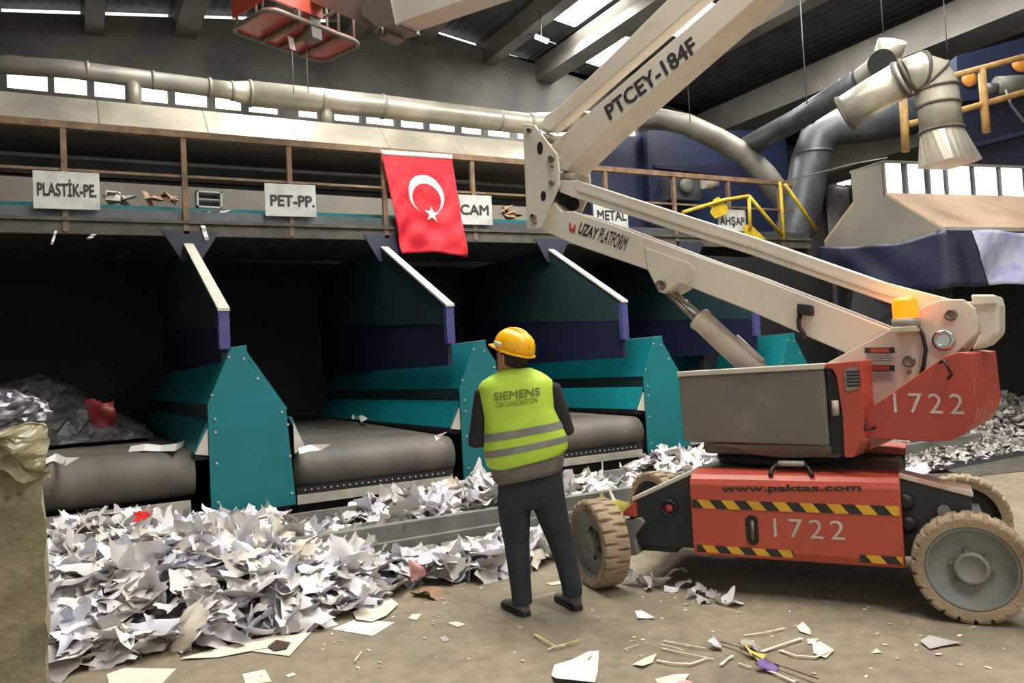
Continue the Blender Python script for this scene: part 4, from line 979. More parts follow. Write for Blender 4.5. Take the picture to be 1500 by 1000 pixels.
# --- upper arms (towards the camera, out of the picture at the top)
def ext(p, q_, k): return (p[0] + (q_[0] - p[0]) * k, p[1] + (q_[1] - p[1]) * k)
w = .15
t0, t1 = lT(807, 212, -w), lT(1028, 22, -w); b0, b1 = lT(830, 250, -w), lT(1095, 13, -w)
ka = 2.15
ua = pT([t0, ext(t0, t1, ka), ext(b0, b1, ka * .92), lT(887, 194, -w), b0, lT(820, 249, -w)], -w, w, 'upper_arm', M['cream'], bevel=.008)
lettT('PTCEY-184F', 894, 177, 1024, 74, .135, -w, M['textdark'], ua, .03)
t2, t3 = lT(820, 155, -w), lT(956, 21, -w); b2_, b3 = lT(815, 184, -w), lT(956, 61, -w)
pT([lT(790, 184, -w), lT(800, 168, -w), t2, ext(t2, t3, 2.6), ext(b2_, b3, 2.7), b2_, lT(805, 192, -w)], -w, -.02, 'upper_tie_arm', M['cream'], bevel=.008)
# --- main boom back over the bays, jib and work basket
e1 = ext(t0, t1, ka); e3 = ext(b0, b1, ka * .92); hub_a = max(e1[0], e3[0]) ; hub_z = (e1[1] + e3[1]) / 2
pT([(hub_a - .35, hub_z - .5), (hub_a + .15, hub_z - .45), (hub_a + .25, hub_z + .35), (hub_a, hub_z + .5), (hub_a - .3, hub_z + .4)], -.22, .22, 'boom_knuckle', M['cream'])
mb_pts = [(-2.49, 4.92), (-3.62, 5.015), (-3.62, 5.33), (-2.49, 5.27)]
sl_ = (4.92 - 5.015) / 1.13
def mz(a): return 4.92 + (a + 2.49) * sl_
pT([(hub_a, mz(hub_a)), (-3.62, mz(-3.62)), (-3.62, mz(-3.62) + .3), (hub_a, mz(hub_a) + .36)], -.13, .13, 'main_boom', M['cream'], bevel=.008)
pT([(-3.5, 4.98), (-3.75, 5.02), (-4.0, 5.25), (-4.0, 5.5), (-3.6, 5.45)], -.17, .17, 'boom_head', M['lidgrey'])
pT([(-3.72, 5.02), (-3.9, 5.1), (-5.0, 5.78), (-4.95, 5.98), (-3.8, 5.32)], -.09, .09, 'jib', M['galvdull'])
pinT(558, 47, -.17, .05); pT(tr([(548, 40), (566, 38), (570, 50), (558, 58), (550, 52)], -.1), -.12, .12, 'jib_hinge', M['lidgrey'])
pT([(-4.95, 5.35), (-5.02, 6.2), (-5.14, 6.2), (-5.1, 5.35)], -.07, .07, 'basket_post', M['lidgrey'])
bcx = on_plane(440, 45, CT + dT * -5.3, dT)
bz = bcx.z - .06
ca, cn = -5.35, (bcx - CT).dot(nT)
def B_(a, n, z): return T(ca + a, bz + z, cn + n)
def rr(a, n, rad, z):
    out = []
    for sx, sy, st in ((1, 1, 0), (-1, 1, 90), (-1, -1, 180), (1, -1, 270)):
        for i in range(5):
            t = math.radians(st + i * 22.5); out.append(B_(sx * (a - rad) + rad * math.cos(t), sy * (n - rad) + rad * math.sin(t), z))
    return out
mb = MB(); mb.rings([rr(.36, .62, .12, 0), rr(.36, .62, .12, .05)], True, False); bk = build(mb, 'basket', M['redorange'], bl)
mb = MB(); lp = rr(.38, .64, .13, .0); mb.tube(lp + [lp[0], lp[1]], .026, 8); build(mb, 'floor_frame', M['lidgrey'], bk)
for zz in (.55, 1.05):
    mb = MB(); lp = rr(.37, .63, .13, zz); mb.tube(lp + [lp[0], lp[1]], .02, 8); build(mb, 'guard_rail', M['lidgrey'], bk)
for a, n in ((.25, .63), (-.25, .63), (.25, -.63), (-.25, -.63), (.37, .3), (.37, -.3), (-.37, .3), (-.37, -.3)):
    mb = MB(); mb.cyl(B_(a, n, 0), B_(a, n, 1.05), .018, 8); build(mb, 'guard_post', M['lidgrey'], bk)
mb = MB(); mb.box((0, 0, 0), (1, 1, 1)); mb = MB(); mb.prism([B_(.395, -.6, .1), B_(.395, .05, .1), B_(.395, .05, .75), B_(.395, -.6, .75)], dT * .01); build(mb, 'red_panel', M['orange'], bk)
mb = MB(); mb.prism([B_(-.3, -.645, .1), B_(.3, -.645, .1), B_(.3, -.645, .75), B_(-.3, -.645, .75)], nT * -.01); build(mb, 'red_panel', M['orange'], bk)
for n in (-.25, .0, .3):
    mb = MB(); mb.obox(B_(0, n, -.02), dT * .34, nT * .03, Z * .02); build(mb, 'floor_rib', M['rust'], bk)
tg0 = on_plane(425, 54, CT + dT * -5.2, dT)
mb = MB(); ux = nT * .035 ; mb.prism([tg0 - ux, tg0 + ux, tg0 + ux + nT * .03 - Z * .14, tg0 - ux + nT * .03 - Z * .14], dT * .004); build(mb, 'hanging_tag', M['white'], label='small white tag hanging under the lift basket', cat='tag')
mb = MB(); mb.cyl(tg0, B_(-.0, (tg0 - CT).dot(nT) - cn, 0), .004, 5); build(mb, 'tag_string', M['reflect'], bpy.data.objects['hanging_tag'])
for x in (427, 448):
    mb = MB(); p = on_plane(x, 58, CT + dT * -5.2, dT); mb.cyl(p + Z * .05, p - Z * .62, .006, 5); build(mb, 'dangling_cord', M['reflect'], label=('thin cord hanging below the white tag' if x == 427 else 'thin cord hanging from the middle of the lift basket'), cat='cord')
# ================================================================ the worker
PB = pz(800, 897)
pf = V((PB.x, PB.y, 0)).normalized(); pr_ = V((pf.y, -pf.x, 0))
def pu(x, y, v=0.0):             # picture point on the upright plane through the person, v = deeper
    return on_plane(x, y, PB + pf * v, pf)
def uw(x, y): p = pu(x, y); return ((p - PB).dot(pr_), p.z)
def Q(u, v, w): return PB + pr_ * u + pf * v + Z * w
pe = thing('person', 'person in a yellow hard hat and yellow vest seen from behind', 'person', (PB.x, PB.y, 0))

def ering(cx, w, ru, rv, tilt=0.0, cv=0.0, n=24, power=2.4):
    r = []
    for i in range(n):
        t = 2 * PI * i / n
        c, s = math.cos(t), math.sin(t)
        u = ru * math.copysign(abs(c) ** (2 / power), c); v = rv * math.copysign(abs(s) ** (2 / power), s)
        r.append(Q(cx + u, cv + v, w + tilt * u))
    return r
def solid(mbs, name, m, parent, voxel=.012, smooth=6, fac=.5):
    """closed lofts melted into one continuous surface"""
    mb = MB()
    for b in mbs: mb.add(b.v, b.f, True)
    o = build(mb, name + '_tmp', m)
    rm = o.modifiers.new('r', 'REMESH'); rm.mode = 'VOXEL'; rm.voxel_size = voxel; rm.use_smooth_shade = True
    sm = o.modifiers.new('s', 'SMOOTH'); sm.iterations = smooth; sm.factor = fac
    bpy.context.view_layer.update()
    dg = bpy.context.evaluated_depsgraph_get()
    me = bpy.data.meshes.new_from_object(o.evaluated_get(dg))
    off = o.location - wloc(parent)
    me.transform(Matrix.Translation(off))
    for p in me.polygons: p.use_smooth = True
    bpy.data.objects.remove(o)
    ob = bpy.data.objects.new(name, me); COL.objects.link(ob); ob.parent = parent
    return ob
def limb(pts, ra, rb=None, n=18):
    mb = MB(); mb.tube(pts, ra, n, ref=pr_, rb=rb); return mb
def rowring(y, xl, xr, rv, tilt=0.0, cv=0.0, grow=0.0):
    (ul, w), (ur, w2) = uw(xl, y), uw(xr, y)
    return ((ul + ur) / 2, (w + w2) / 2, (ur - ul) / 2 + grow, rv + grow, tilt, cv)
def loft(rows, n=24, cap=True):
    mb = MB(); mb.rings([ering(r[0], r[1], r[2], r[3], r[4], r[5], n) for r in rows], cap, True); return mb

# head frame : turned to the left and tipped back
hd_f = (pf * .62 - pr_ * .72 + Z * .34).normalized()
hd_r = hd_f.cross(Z).normalized(); hd_u = hd_r.cross(hd_f).normalized()
HC = pu(749, 520, .0) + Z * -.0
def Hh(x, y, z): return HC + hd_r * x + hd_f * y + hd_u * z
def hring(z, rx, ry, cy, n=24): return [Hh(rx * math.cos(2 * PI * i / n), cy + ry * math.sin(2 * PI * i / n), z) for i in range(n)]
body = []
mb = MB(); mb.rings([hring(*a) for a in [(-.125, .022, .022, .060), (-.115, .038, .040, .05), (-.09, .052, .066, .028), (-.05, .063, .085, .006), (0, .072, .094, -.002), (.04, .075, .098, -.006), (.08, .066, .086, -.008), (.105, .045, .06, -.01), (.115, .015, .02, -.01)]], True, True); body.append(mb)
mb = MB(); mb.rings([hring(*a) for a in [(-.042, .014, .016, .094), (-.034, .020, .030, .098), (-.012, .013, .022, .096), (.016, .009, .012, .090)]], True, True); body.append(mb)
mb = MB(); mb.ball(Hh(0, .080, -.066), .02, seg=12); body.append(mb)       # lips
for s in (-1, 1):
    mb = MB(); mb.ball(Hh(s * .074, -.005, -.012), .03, hd_f * .7, hd_r * .35, hd_u, seg=12); body.append(mb)   # ears
    mb = MB(); mb.ball(Hh(s * .034, .084, .004), .013, seg=10); body.append(mb)
nb = pu(757, 556, .0); body.append(limb([nb - Z * .08, nb, Hh(0, -.03, -.06)], [.075, .06, .058]))
torso_rows = [rowring(705, 738, 815, .10), rowring(660, 722, 822, .115), rowring(610, 722, 808, .115), rowring(575, 712, 806, .105), rowring(560, 724, 796, .085), rowring(550, 738, 778, .06)]
body.append(loft(torso_rows))
SL, SR = pu(709, 578), pu(808, 571)
EL, ER = pu(698, 645, -.02), pu(829, 627, -.02)
HL, HR = pu(728, 640, .30), pu(790, 632, .32)
body.append(limb([SL + pr_ * .06, SL, SL.lerp(EL, .5), EL, EL.lerp(HL, .5), HL], [.05, .05, .042, .038, .034, .026]))
body.append(limb([SR - pr_ * .06, SR, SR.lerp(ER, .5), ER, ER.lerp(HR, .5), HR], [.05, .05, .042, .038, .034, .026]))
def hand(c, d, side):
    """palm, four bent fingers of their own length and a thumb from the side of the palm"""
    d = d.normalized(); sd = (pf - d * pf.dot(d)).normalized(); up = d.cross(sd).normalized()
    if up.z < 0: up = -up
    out = []
    mb = MB(); mb.tube([c - d * .01, c + d * .03, c + d * .075, c + d * .095], [.026, .038, .04, .032], 14, ref=up, rb=[.018, .017, .015, .011]); out.append(mb)
    for k, L in enumerate((.058, .07, .074, .066)):
        b = c + d * .085 + up * ((k - 1.5) * .020)
        mb = MB(); mb.tube([b - d * .015, b + d * L * .45, b + d * L * .8 - sd * .018, b + d * L - sd * .045], [.0095, .009, .0085, .0065], 8); out.append(mb)
    b = c + d * .025 + up * .034
    mb = MB(); mb.tube([b, b + up * .022 + d * .02 - sd * .005, b + up * .03 + d * .05 - sd * .02], [.012, .0105, .008], 8); out.append(mb)
    return out
body += hand(HL, (HR - HL), 1)
body += hand(HR, (HL - HR) + Z * .10, -1)
def leg(pts, r): return limb([pu(x, y, v) for x, y, v in pts], r)
LL = [(757, 712, 0), (752, 745, .01), (756, 792, .01), (761, 840, -.01), (763, 884, -.02)]
LR = [(799, 706, 0), (806, 742, .01), (818, 782, .02), (829, 822, .01), (838, 872, .0)]
body.append(leg(LL, [.085, .08, .06, .045, .038])); body.append(leg(LR, [.085, .08, .06, .045, .038]))
solid(body, 'body', M['skin'], pe, .0068, 2)
for s in (-1, 1):
    mb = MB(); mb.ball(Hh(s * .033, .090, .006), .011, seg=12); e_ = build(mb, 'eye', M['white'], pe)
    mb = MB(); mb.ball(Hh(s * .033, .0975, .006), .0055, seg=10); build(mb, 'iris', M['hair'], e_)
    mb = MB(); mb.tube([Hh(s * .016, .096, .026), Hh(s * .034, .096, .030), Hh(s * .052, .082, .024)], [.004, .005, .003], 8); build(mb, 'eyebrow', M['hair'], pe)
mb = MB(); mb.tube([Hh(-.024, .083, -.068), Hh(0, .094, -.066), Hh(.024, .083, -.068)], [.004, .007, .004], 8); build(mb, 'lips', M['paperpink'], pe)
# trousers
hip = loft([rowring(742, 737, 822, .10), rowring(722, 729, 826, .125), rowring(690, 728, 824, .125), rowring(672, 730, 824, .12)])
tl = leg([(757, 705, 0), (753, 735, 0), (754, 760, .0), (757, 795, .015), (761, 840, -.005), (764, 868, -.015), (765, 885, -.02)], [.115, .107, .098, .080, .069, .064, .063])
trr = leg([(797, 700, 0), (804, 735, .0), (811, 760, .01), (819, 785, .025), (829, 820, .01), (837, 855, 0), (839, 872, .0)], [.115, .107, .095, .083, .069, .064, .062])
solid([hip, tl, trr], 'trousers', M['jeans'], pe, .011, 4)
# jumper with black sleeves
rows = [rowring(680, 719, 824, .135), rowring(650, 718, 822, .135), rowring(610, 720, 810, .13), rowring(580, 708, 808, .12), rowring(563, 716, 800, .095), rowring(552, 736, 780, .07)]
sl1 = limb([SL + pr_ * .05, SL + Z * .0, SL.lerp(EL, .5), EL - Z * .01, EL.lerp(HL, .35), EL.lerp(HL, .9)], [.064, .066, .058, .056, .052, .04])
sl2 = limb([SR - pr_ * .05, SR, SR.lerp(ER, .5), ER - Z * .01, ER.lerp(HR, .35), ER.lerp(HR, .9)], [.064, .066, .058, .056, .052, .04])
solid([loft(rows), sl1, sl2], 'black_sweater', M['blackcloth'], pe, .011, 3)
# grey tail of the jacket under the vest
tail = [rowring(698, 727, 823, .15, .16), rowring(690, 722, 825, .155, .16), rowring(675, 718, 827, .155, .15), rowring(645, 716, 826, .145, .1)]
o_ = build(loft(tail, 32, False), 'jacket_tail', M['greycloth'], pe, solid=.008)
# hi-vis vest
vr = [rowring(675, 724, 824, .165, .20), rowring(668, 713, 831, .170, .17), rowring(650, 709, 832, .168, .15), rowring(630, 709, 824, .160, .13), rowring(605, 709, 813, .152, .10), rowring(585, 705, 812, .146, .08), rowring(572, 702, 811, .140, .06), rowring(562, 701, 808, .130, .05), rowring(555, 706, 801, .115, .04), rowring(549, 717, 793, .098, .03), rowring(544, 728, 784, .082, .02), rowring(540, 737, 776, .070, .0)]
N = 48
def vrow(q, g=0.0):
    i = min(int(q), len(vr) - 2); f = q - i; a, b = vr[i], vr[i + 1]
    r = [a[k] * (1 - f) + b[k] * f for k in range(6)]
    return ering(r[0], r[1], r[2] + g, r[3] + g, r[4], r[5], N, 2.5)
mb = MB(); mb.rings([vrow(k / 3) for k in range(3 * (len(vr) - 1) + 1)], False, True)
vest = build(mb, 'safety_vest', M['vest'], pe, solid=.008)
for q0, q1 in ((1.62, 2.12), (2.72, 3.2)):
    mb = MB(); mb.rings([vrow(q0 + (q1 - q0) * k / 3, .007) for k in range(4)], False, True); build(mb, 'reflective_stripe', M['reflect'], vest)
def vest_text(s, x0, x1, y0, y1, rise, bold, name):
    tm = text_mb(s, (0, 0, 0), (1, 0, 0), (0, 1, 0), 1, 1, 0, bold)
    out = MB()
    vs = []
    for p in tm.v:
        x = x0 + (x1 - x0) * p.x; y = y0 + (y1 - y0) * p.y - rise * p.x
        (u, w) = uw(x, y)
        # depth of the vest's back at that height
        best = None
        for k in range(3 * (len(vr) - 1)):
            i = min(k // 3, len(vr) - 2); f = (k % 3) / 3; a, b = vr[i], vr[i + 1]
            r = [a[j] * (1 - f) + b[j] * f for j in range(6)]
            d = abs(r[1] + r[4] * (u - r[0]) - w)
            if best is None or d < best[0]: best = (d, r)
        r = best[1]; c = max(-.98, min(.98, (u - r[0]) / r[2]))
        v = -r[3] * (1 - abs(c) ** 2.5) ** (1 / 2.5) - .009
        vs.append(Q(u, v, w))
    out.add(vs, tm.f); build(out, name, M['vesttext'], vest)
vest_text('SIEMENS', 725, 791, 586, 574, 8, .02, 'lettering')
vest_text('ORGANIZASYON', 728, 787, 596, 588, 8, .0, 'lettering')
# shoes
def shoe(heel, toe, up_, name):
    h, t = pz(*heel), pz(*toe)
    h.z = t.z = 0
    d = (t - h).normalized(); s = d.cross(Z)
    L = .29
    def rg(a, z, wd): return [h + d * a + s * (wd * math.cos(k)) + Z * z for k in ()]
    secs = []
    for a, w_, z1 in ((-.005, .028, .05), (.02, .04, .085), (.07, .043, .095), (.12, .042, .085), (.18, .047, .065), (.23, .045, .055), (.27, .033, .045), (.287, .015, .035)):
        secs.append([h + d * a + s * (w_ * math.cos(2 * PI * i / 16)) + Z * (.02 + (z1 - .02) * (.5 + .5 * math.sin(2 * PI * i / 16))) for i in range(16)])
    mb = MB(); mb.rings(secs, True, True)
    o = solid([mb, limb([h + d * .05 + Z * .05, h + d * .045 + Z * .12], [.046, .05])], name, M['shoe'], pe, .008, 2)
    mb = MB(); out = []
    for a, w_ in ((-.01, .03), (.03, .043), (.12, .043), (.2, .05), (.26, .042), (.29, .018)): out.append((a, w_))
    pts = [h + d * a + s * w_ for a, w_ in out] + [h + d * a - s * w_ for a, w_ in out[::-1]]
    mb.prism([p + Z * .001 for p in pts], Z * .03); build(mb, 'sole', M['sole'], o, bevel=.006)
shoe((771, 903), (743, 888), 0, 'shoe')
shoe((847, 894), (823, 880), 0, 'shoe')
# hair and hard hat
mb = MB(); mb.rings([hring(z, rx + .012, ry + .012, cy - .012) for z, rx, ry, cy in [(-.055, .055, .05, -.035), (-.02, .068, .075, -.018), (.03, .076, .094, -.01), (.07, .07, .086, -.008)]], True, True); build(mb, 'hair', M['hair'], pe)
ho = .035
hp = []
for z, k in ((0, 1), (.03, .995), (.06, .95), (.09, .84), (.11, .68), (.125, .46), (.132, .2)):
    ring = []
    for i in range(32):
        t = 2 * PI * i / 32
        rid = 1 + (.03 if abs(math.cos(t)) < .18 else 0)
        ring.append(Hh(.112 * k * math.cos(t), -.012 + .142 * k * math.sin(t) * rid, ho + z))
    hp.append(ring)
mb = MB(); mb.rings(hp, False, True); mb.add(hp[-1], [list(range(32))], True)
hm = build(mb, 'hard_hat', M['helmet'], pe, solid=.004)
inn, outr = [], []
for i in range(40):
    t = 2 * PI * i / 40
    fr_ = max(0, math.sin(t)) ** 3
    inn.append(Hh(.110 * math.cos(t), -.012 + .140 * math.sin(t), ho + .004))
    outr.append(Hh((.122) * math.cos(t), -.012 + (.152 + .05 * fr_) * math.sin(t), ho - .006 - .012 * fr_))
mb = MB(); mb.rings([inn, outr], False, True); build(mb, 'brim', M['helmet'], hm, solid=.006)
for s in (-.022, 0, .022):
    mb = MB(); pts = []
    for k in range(9):
        a = math.radians(20 + 140 * k / 8); pts.append(Hh(s, -.012 + .143 * math.cos(a), ho + .006 + .131 * math.sin(a)))
    mb.tube(pts, .007, 8); build(mb, 'crown_ridge', M['helmet'], hm)
mb = MB(); mb.obox(Hh(-.10, .03, ho + .03), hd_f * .03, hd_u * .012, hd_r * .02); build(mb, 'badge', M['paperwarm'], hm, bevel=.003)
mb = MB(); mb.tube([Hh(-.085, .05, ho), Hh(-.078, .045, -.04), Hh(-.05, .05, -.11)], .004, 6); build(mb, 'chin_strap', M['black'], hm)
# ================================================================ broken post at the left edge
random.seed(11)
po = thing('concrete_post', 'broken concrete post at the left edge with plastic on its top', 'post', at(20, 1040, 3.5) * 1)
c00 = at(62, 660, 3.6); cA = at(74, 1010, 3.6)
uy = V((c00.x, c00.y, 0)).normalized(); ux = V((uy.y, -uy.x, 0))
base_z = 0
def cp(u, v, z): return V((c00.x, c00.y, 0)) + ux * u + uy * v + V((0, 0, z))
rows = []
random.seed(5)
for j in range(15):
    z = 1.27 * j / 14
    ring = []
    cor = [(-.55, 0), (-.4, 0), (-.25, 0), (-.1, 0), (0, 0), (.005, .12), (.0, .3), (-.3, .32), (-.55, .3)]
    for u, v in cor:
        jg = .012
        ring.append(cp(u + random.uniform(-jg, jg) - (.03 * random.random() if (u == 0 and j > 11) else 0), v + random.uniform(-jg, jg), z + (random.uniform(-.03, .05) if j == 14 else 0)))
    rows.append(ring)
mb = MB(); mb.rings(rows, True, False); build(mb, 'post_body', M['concrete'], po)
def film(name, u0, u1, z0, z1, v, m, amp, label, seed, par=None):
    random.seed(seed); ph = [random.uniform(0, 6) for _ in range(6)]
    mb = MB(); n = 22; rs = []
    for j in range(n + 1):
        r = []
        for i in range(n + 1):
            a, b = i / n, j / n
            d = amp * (math.sin(9 * a + 7 * b + ph[0]) + .7 * math.sin(15 * a - 11 * b + ph[1]) + .5 * math.sin(23 * b + 5 * a + ph[2]) + random.uniform(-.35, .35))
            edge = .04 * math.sin(11 * a + ph[3]) + .02 * math.sin(23 * a + ph[4])
            r.append(cp(u0 + (u1 - u0) * a + d * .4, v - .02 + .05 * (1 - b) * 1 + d - .06 * (1 - abs(2 * a - 1.0) ** 4) , z0 + (z1 - z0) * b + edge * (1 - b) + d * .5))
        rs.append(r)
    mb.rings(rs, False, False, closed=False)
    return build(mb, name, m, label=label, cat='plastic sheet', solid=.003)
film('plastic_film', -.5, .02, 1.13, 1.36, -.02, M['plasticfilm'], .018, 'yellowish plastic film draped over the broken concrete post', 2)
random.seed(21)
mb = MB(); rs = []
for k in range(22):
    a = PI * (k + .5) / 22
    ring = []
    for i in range(44):
        t = 2 * PI * i / 44; j = random.uniform(.93, 1.05) + .07 * math.sin(7 * t + 5 * a) * math.sin(9 * a + 3 * t) + .06 * abs(math.sin(11 * t - 13 * a))
        ring.append(cp(-.24 + .26 * math.sin(a) * math.cos(t) * j, .14 + .17 * math.sin(a) * math.sin(t) * j, 1.41 - .13 * math.cos(a) * j))
    rs.append(ring)
mb.rings(rs, True, False); build(mb, 'plastic_bag', M['plasticdark'], label='dark crumpled plastic bag lying on top of the concrete post', cat='bag')

# ================================================================ paper
def sheet(seed, w, h, curl, crump, torn, n=8):
    """one torn, bent sheet: an uneven outline, a roll and a few soft creases"""
    random.seed(seed)
    mb = MB(); ph = [random.uniform(0, 6) for _ in range(8)]; th = random.uniform(0, PI); t2 = random.uniform(0, PI)
    skew = random.uniform(-.35, .35); taper = random.uniform(-.4, .3)
    creases = [(random.uniform(0, PI), random.uniform(-.25, .25), random.uniform(-1, 1)) for _ in range(4)]
    rs = []
    for j in range(n + 1):
        r = []
        for i in range(n + 1):
            x, y = (i / n - .5), (j / n - .5)
            X, Y = (x * (1 + taper * y) + skew * y) * w, y * h
            if i in (0, n) or j in (0, n):
                X += random.uniform(-1, 1) * torn * w * .12; Y += random.uniform(-1, 1) * torn * h * .12
            s = x * math.cos(th) + y * math.sin(th); q_ = x * math.cos(t2) + y * math.sin(t2)
            z = curl * s * s * 1.3 * max(w, h) + .25 * curl * q_ * abs(q_) * max(w, h)
            for ca, co, cm_ in creases:
                z += crump * 2.2 * cm_ * abs(x * math.cos(ca) + y * math.sin(ca) - co)
            z += crump * .25 * math.sin(9 * x + ph[0]) * math.sin(8 * y + ph[1])
            r.append(V((X * (1 - abs(curl) * .2), Y, z)))
        rs.append(r)
    mb.rings(rs, False, True, closed=False)
    zs = sum(p.z for p in mb.v) / len(mb.v)
    for p in mb.v: p.z -= zs
    return mb
def mesh_of(mb, name, m):
    me = bpy.data.meshes.new(name); me.from_pydata([tuple(p) for p in mb.v], [], mb.f); me.materials.append(m); me.update()
    for p, q_ in zip(me.polygons, mb.s): p.use_smooth = q_
    return me
SHAPES = []
mats_ = ['paper', 'paper', 'paperblue', 'paper', 'papergrey', 'paper', 'paper', 'paperblue', 'paper', 'papergrey', 'paperwarm', 'paper']
for k in range(24):
    random.seed(100 + k)
    w_, h_ = random.uniform(.15, .29), random.uniform(.2, .36)
    SHAPES.append((sheet(200 + k, w_, h_, random.uniform(-.55, .85), random.uniform(.03, .075), random.uniform(.3, .9)), mats_[k % 12]))
MES = [mesh_of(b, 'paper_scrap', M[m]) for b, m in SHAPES]
def sstep(a, b, x):
    t = max(0, min(1, (x - a) / (b - a))); return t * t * (3 - 2 * t)
# foot of the heap on the floor, traced as (x, y)
front = [pz(x, y) for x, y in ((20, 990), (120, 985), (250, 955), (330, 950), (440, 925), (560, 878), (640, 862), (745, 852), (830, 822), (900, 790))]
front = sorted((p.x, p.y) for p in front)
def front_y(x):
    if x <= front[0][0]: return front[0][1]
    for a, b in zip(front, front[1:]):
        if a[0] <= x <= b[0]: return a[1] + (b[1] - a[1]) * (x - a[0]) / max(1e-6, b[0] - a[0])
    return front[-1][1]
def heap_h(x, y):
    f = front_y(x)
    if y < f: return -.05
    if y > 6.35:                                    # in the trough by the belts
        return (.22 + .10 * math.sin(2.1 * x + .6) + .05 * math.sin(5.3 * x + y) + .06 * sstep(6.5, 7.1, y)) + .06 * (1 - sstep(.2, 2.3, x))
    h = .27 * (1 - sstep(.3, 2.3, x)) * sstep(f - .1, f + 1.1, y) + .12 * sstep(f - .05, f + .4, y) * (1 - .75 * sstep(1.9, 2.4, x) * sstep(5.55, 5.9, y))
    if x > 2.0: h *= 1 - sstep(5.35, 5.75, y) * .95
    if x > 1.2: h *= 1 - .5 * sstep(5.6, 6.2, y) * sstep(1.2, 2.0, x)
    return h + .04 * math.sin(4 * x + 3 * y) * (1 - sstep(1.5, 2.5, x))
# body of the heap below the loose sheets
mb = MB(); nx, ny = 90, 34; idx = {}
verts, faces = [], []
for i in range(nx + 1):
    for j in range(ny + 1):
        x = -1.6 + 11.6 * i / nx; y = 4.4 + 3.1 * j / ny
        h = heap_h(x, y) - .07
        verts.append(V((x, y, max(h, -.05))))
for i in range(nx):
    for j in range(ny):
        a = i * (ny + 1) + j; faces.append((a, a + ny + 1, a + ny + 2, a + 1))
mb.add(verts, faces, True)
random.seed(77)
cand = []
tries = 0
while len(cand) < 1650 and tries < 60000:
    tries += 1
    x = random.uniform(-.9, 9.2); y = random.uniform(4.5, 7.22)
    if x > 3.4 and random.random() < .35: continue
    h = heap_h(x, y)
    if h < .0: continue
    if y < 6.3 and x > 2.0 and h < .03: continue
    if 6.2 < y < 6.42 and x > 1.3: continue
    cand.append((x, y, h))
EXTRA = [pz(x, y) for x, y in ((925, 845), (940, 852), (958, 846), (985, 838), (1010, 858), (1030, 868))]
cand.sort(key=lambda c: c[0] * FH.x + c[1] * FH.y)
stuff = MB(); stuff_m = ['heap', 'paper', 'paperblue', 'papergrey', 'paperwarm']
stuff.add(mb.v, mb.f, True, 0)
LAB = 'crumpled white paper scrap in the heap in front of the belts'
for k, (x, y, h) in enumerate(cand):
    q_ = random.randrange(len(MES)); s = random.uniform(.6, 1.1) * (1 if y < 6.4 else .85)
    tilt = abs(random.gauss(0, .42)) if y < 6.35 else abs(random.gauss(0, .7)); az = random.uniform(0, 2 * PI)
    rot = Matrix.Rotation(az, 4, 'Z') @ Matrix.Rotation(tilt, 4, 'X') @ Matrix.Rotation(random.uniform(0, 6.28), 4, 'Z')
    mw = Matrix.Translation((x, y, max(h + random.uniform(-.05, .06), .02 + .10 * math.sin(tilt) * s))) @ rot @ Matrix.Scale(s, 4)
    if k < 300:
        o = bpy.data.objects.new('paper_scrap', MES[q_]); o.matrix_world = mw; COL.objects.link(o)
        tag(o, LAB, 'paper', 'loose paper scraps in the heap')
    else:
        b, m = SHAPES[q_]
        stuff.add([mw @ p for p in b.v], b.f, True, stuff_m.index(m))
build(stuff, 'paper_heap', [M[m] for m in stuff_m], label='long heap of shredded white paper along the front of the belts', cat='paper heap', kind='stuff')
# coloured pieces in the heap
def on_heap(x, y, z, s, m, label, name='paper_scrap', q_=3, rx=.6, rz=.4):
    p = pz(x, y, z); o = bpy.data.objects.new(name, mesh_of(SHAPES[q_][0], name, m)); o.matrix_world = Matrix.Translation(p) @ Matrix.Rotation(rz, 4, 'Z') @ Matrix.Rotation(rx, 4, 'X') @ Matrix.Scale(s, 4); COL.objects.link(o)
    return tag(o, label, 'paper')
on_heap(210, 764, .46, .6, M['paperred'], 'bright red scrap in the paper heap left of the nearest teal end panel', rx=.9)
on_heap(608, 834, .14, .45, M['paperpink'], 'pink crumpled paper at the foot of the heap left of the worker', q_=5, rx=.8)
on_heap(795, 788, .08, .4, M['paperpink'], 'pink crumpled paper seen between the legs of the worker', q_=6, rx=.9)
on_heap(892, 742, .3, .8, M['paperyellow'], 'yellow crumpled paper just above the left front wheel of the lift', q_=7, rx=.8)
on_heap(905, 735, .3, .8, M['paperwarm'], 'cream crumpled paper beside the yellow one above the front wheel', q_=8, rx=.7)
on_heap(630, 868, .02, .8, M['paperbrown'], 'flat brownish paper at the right tip of the heap', q_=9, rx=.1)
# scraps along the shadow under the lift
for k, (x, y, z, s, rx) in enumerate([(925, 846, .05, .9, .6), (945, 850, .04, .8, .5), (968, 848, .06, .9, .9), (992, 835, .10, 1.1, 1.1), (1000, 855, .03, 1.0, .4), (1022, 862, .02, .9, .2), (1040, 868, .02, .8, .3), (1060, 878, .02, .9, .5), (1075, 882, .02, .7, .3), (950, 860, .02, .7, .2), (985, 862, .02, .6, .2), (1012, 872, .015, .7, .1), (1030, 878, .015, .7, .1)]):
    o = on_heap(x, y, z, s * .5, M['paper'] if k % 3 else M['papergrey'], 'white paper scrap on the floor at the edge of the shadow under the lift', q_=(k * 5) % 24, rx=rx * .4, rz=k)
    o['group'] = 'paper scraps below the lift'

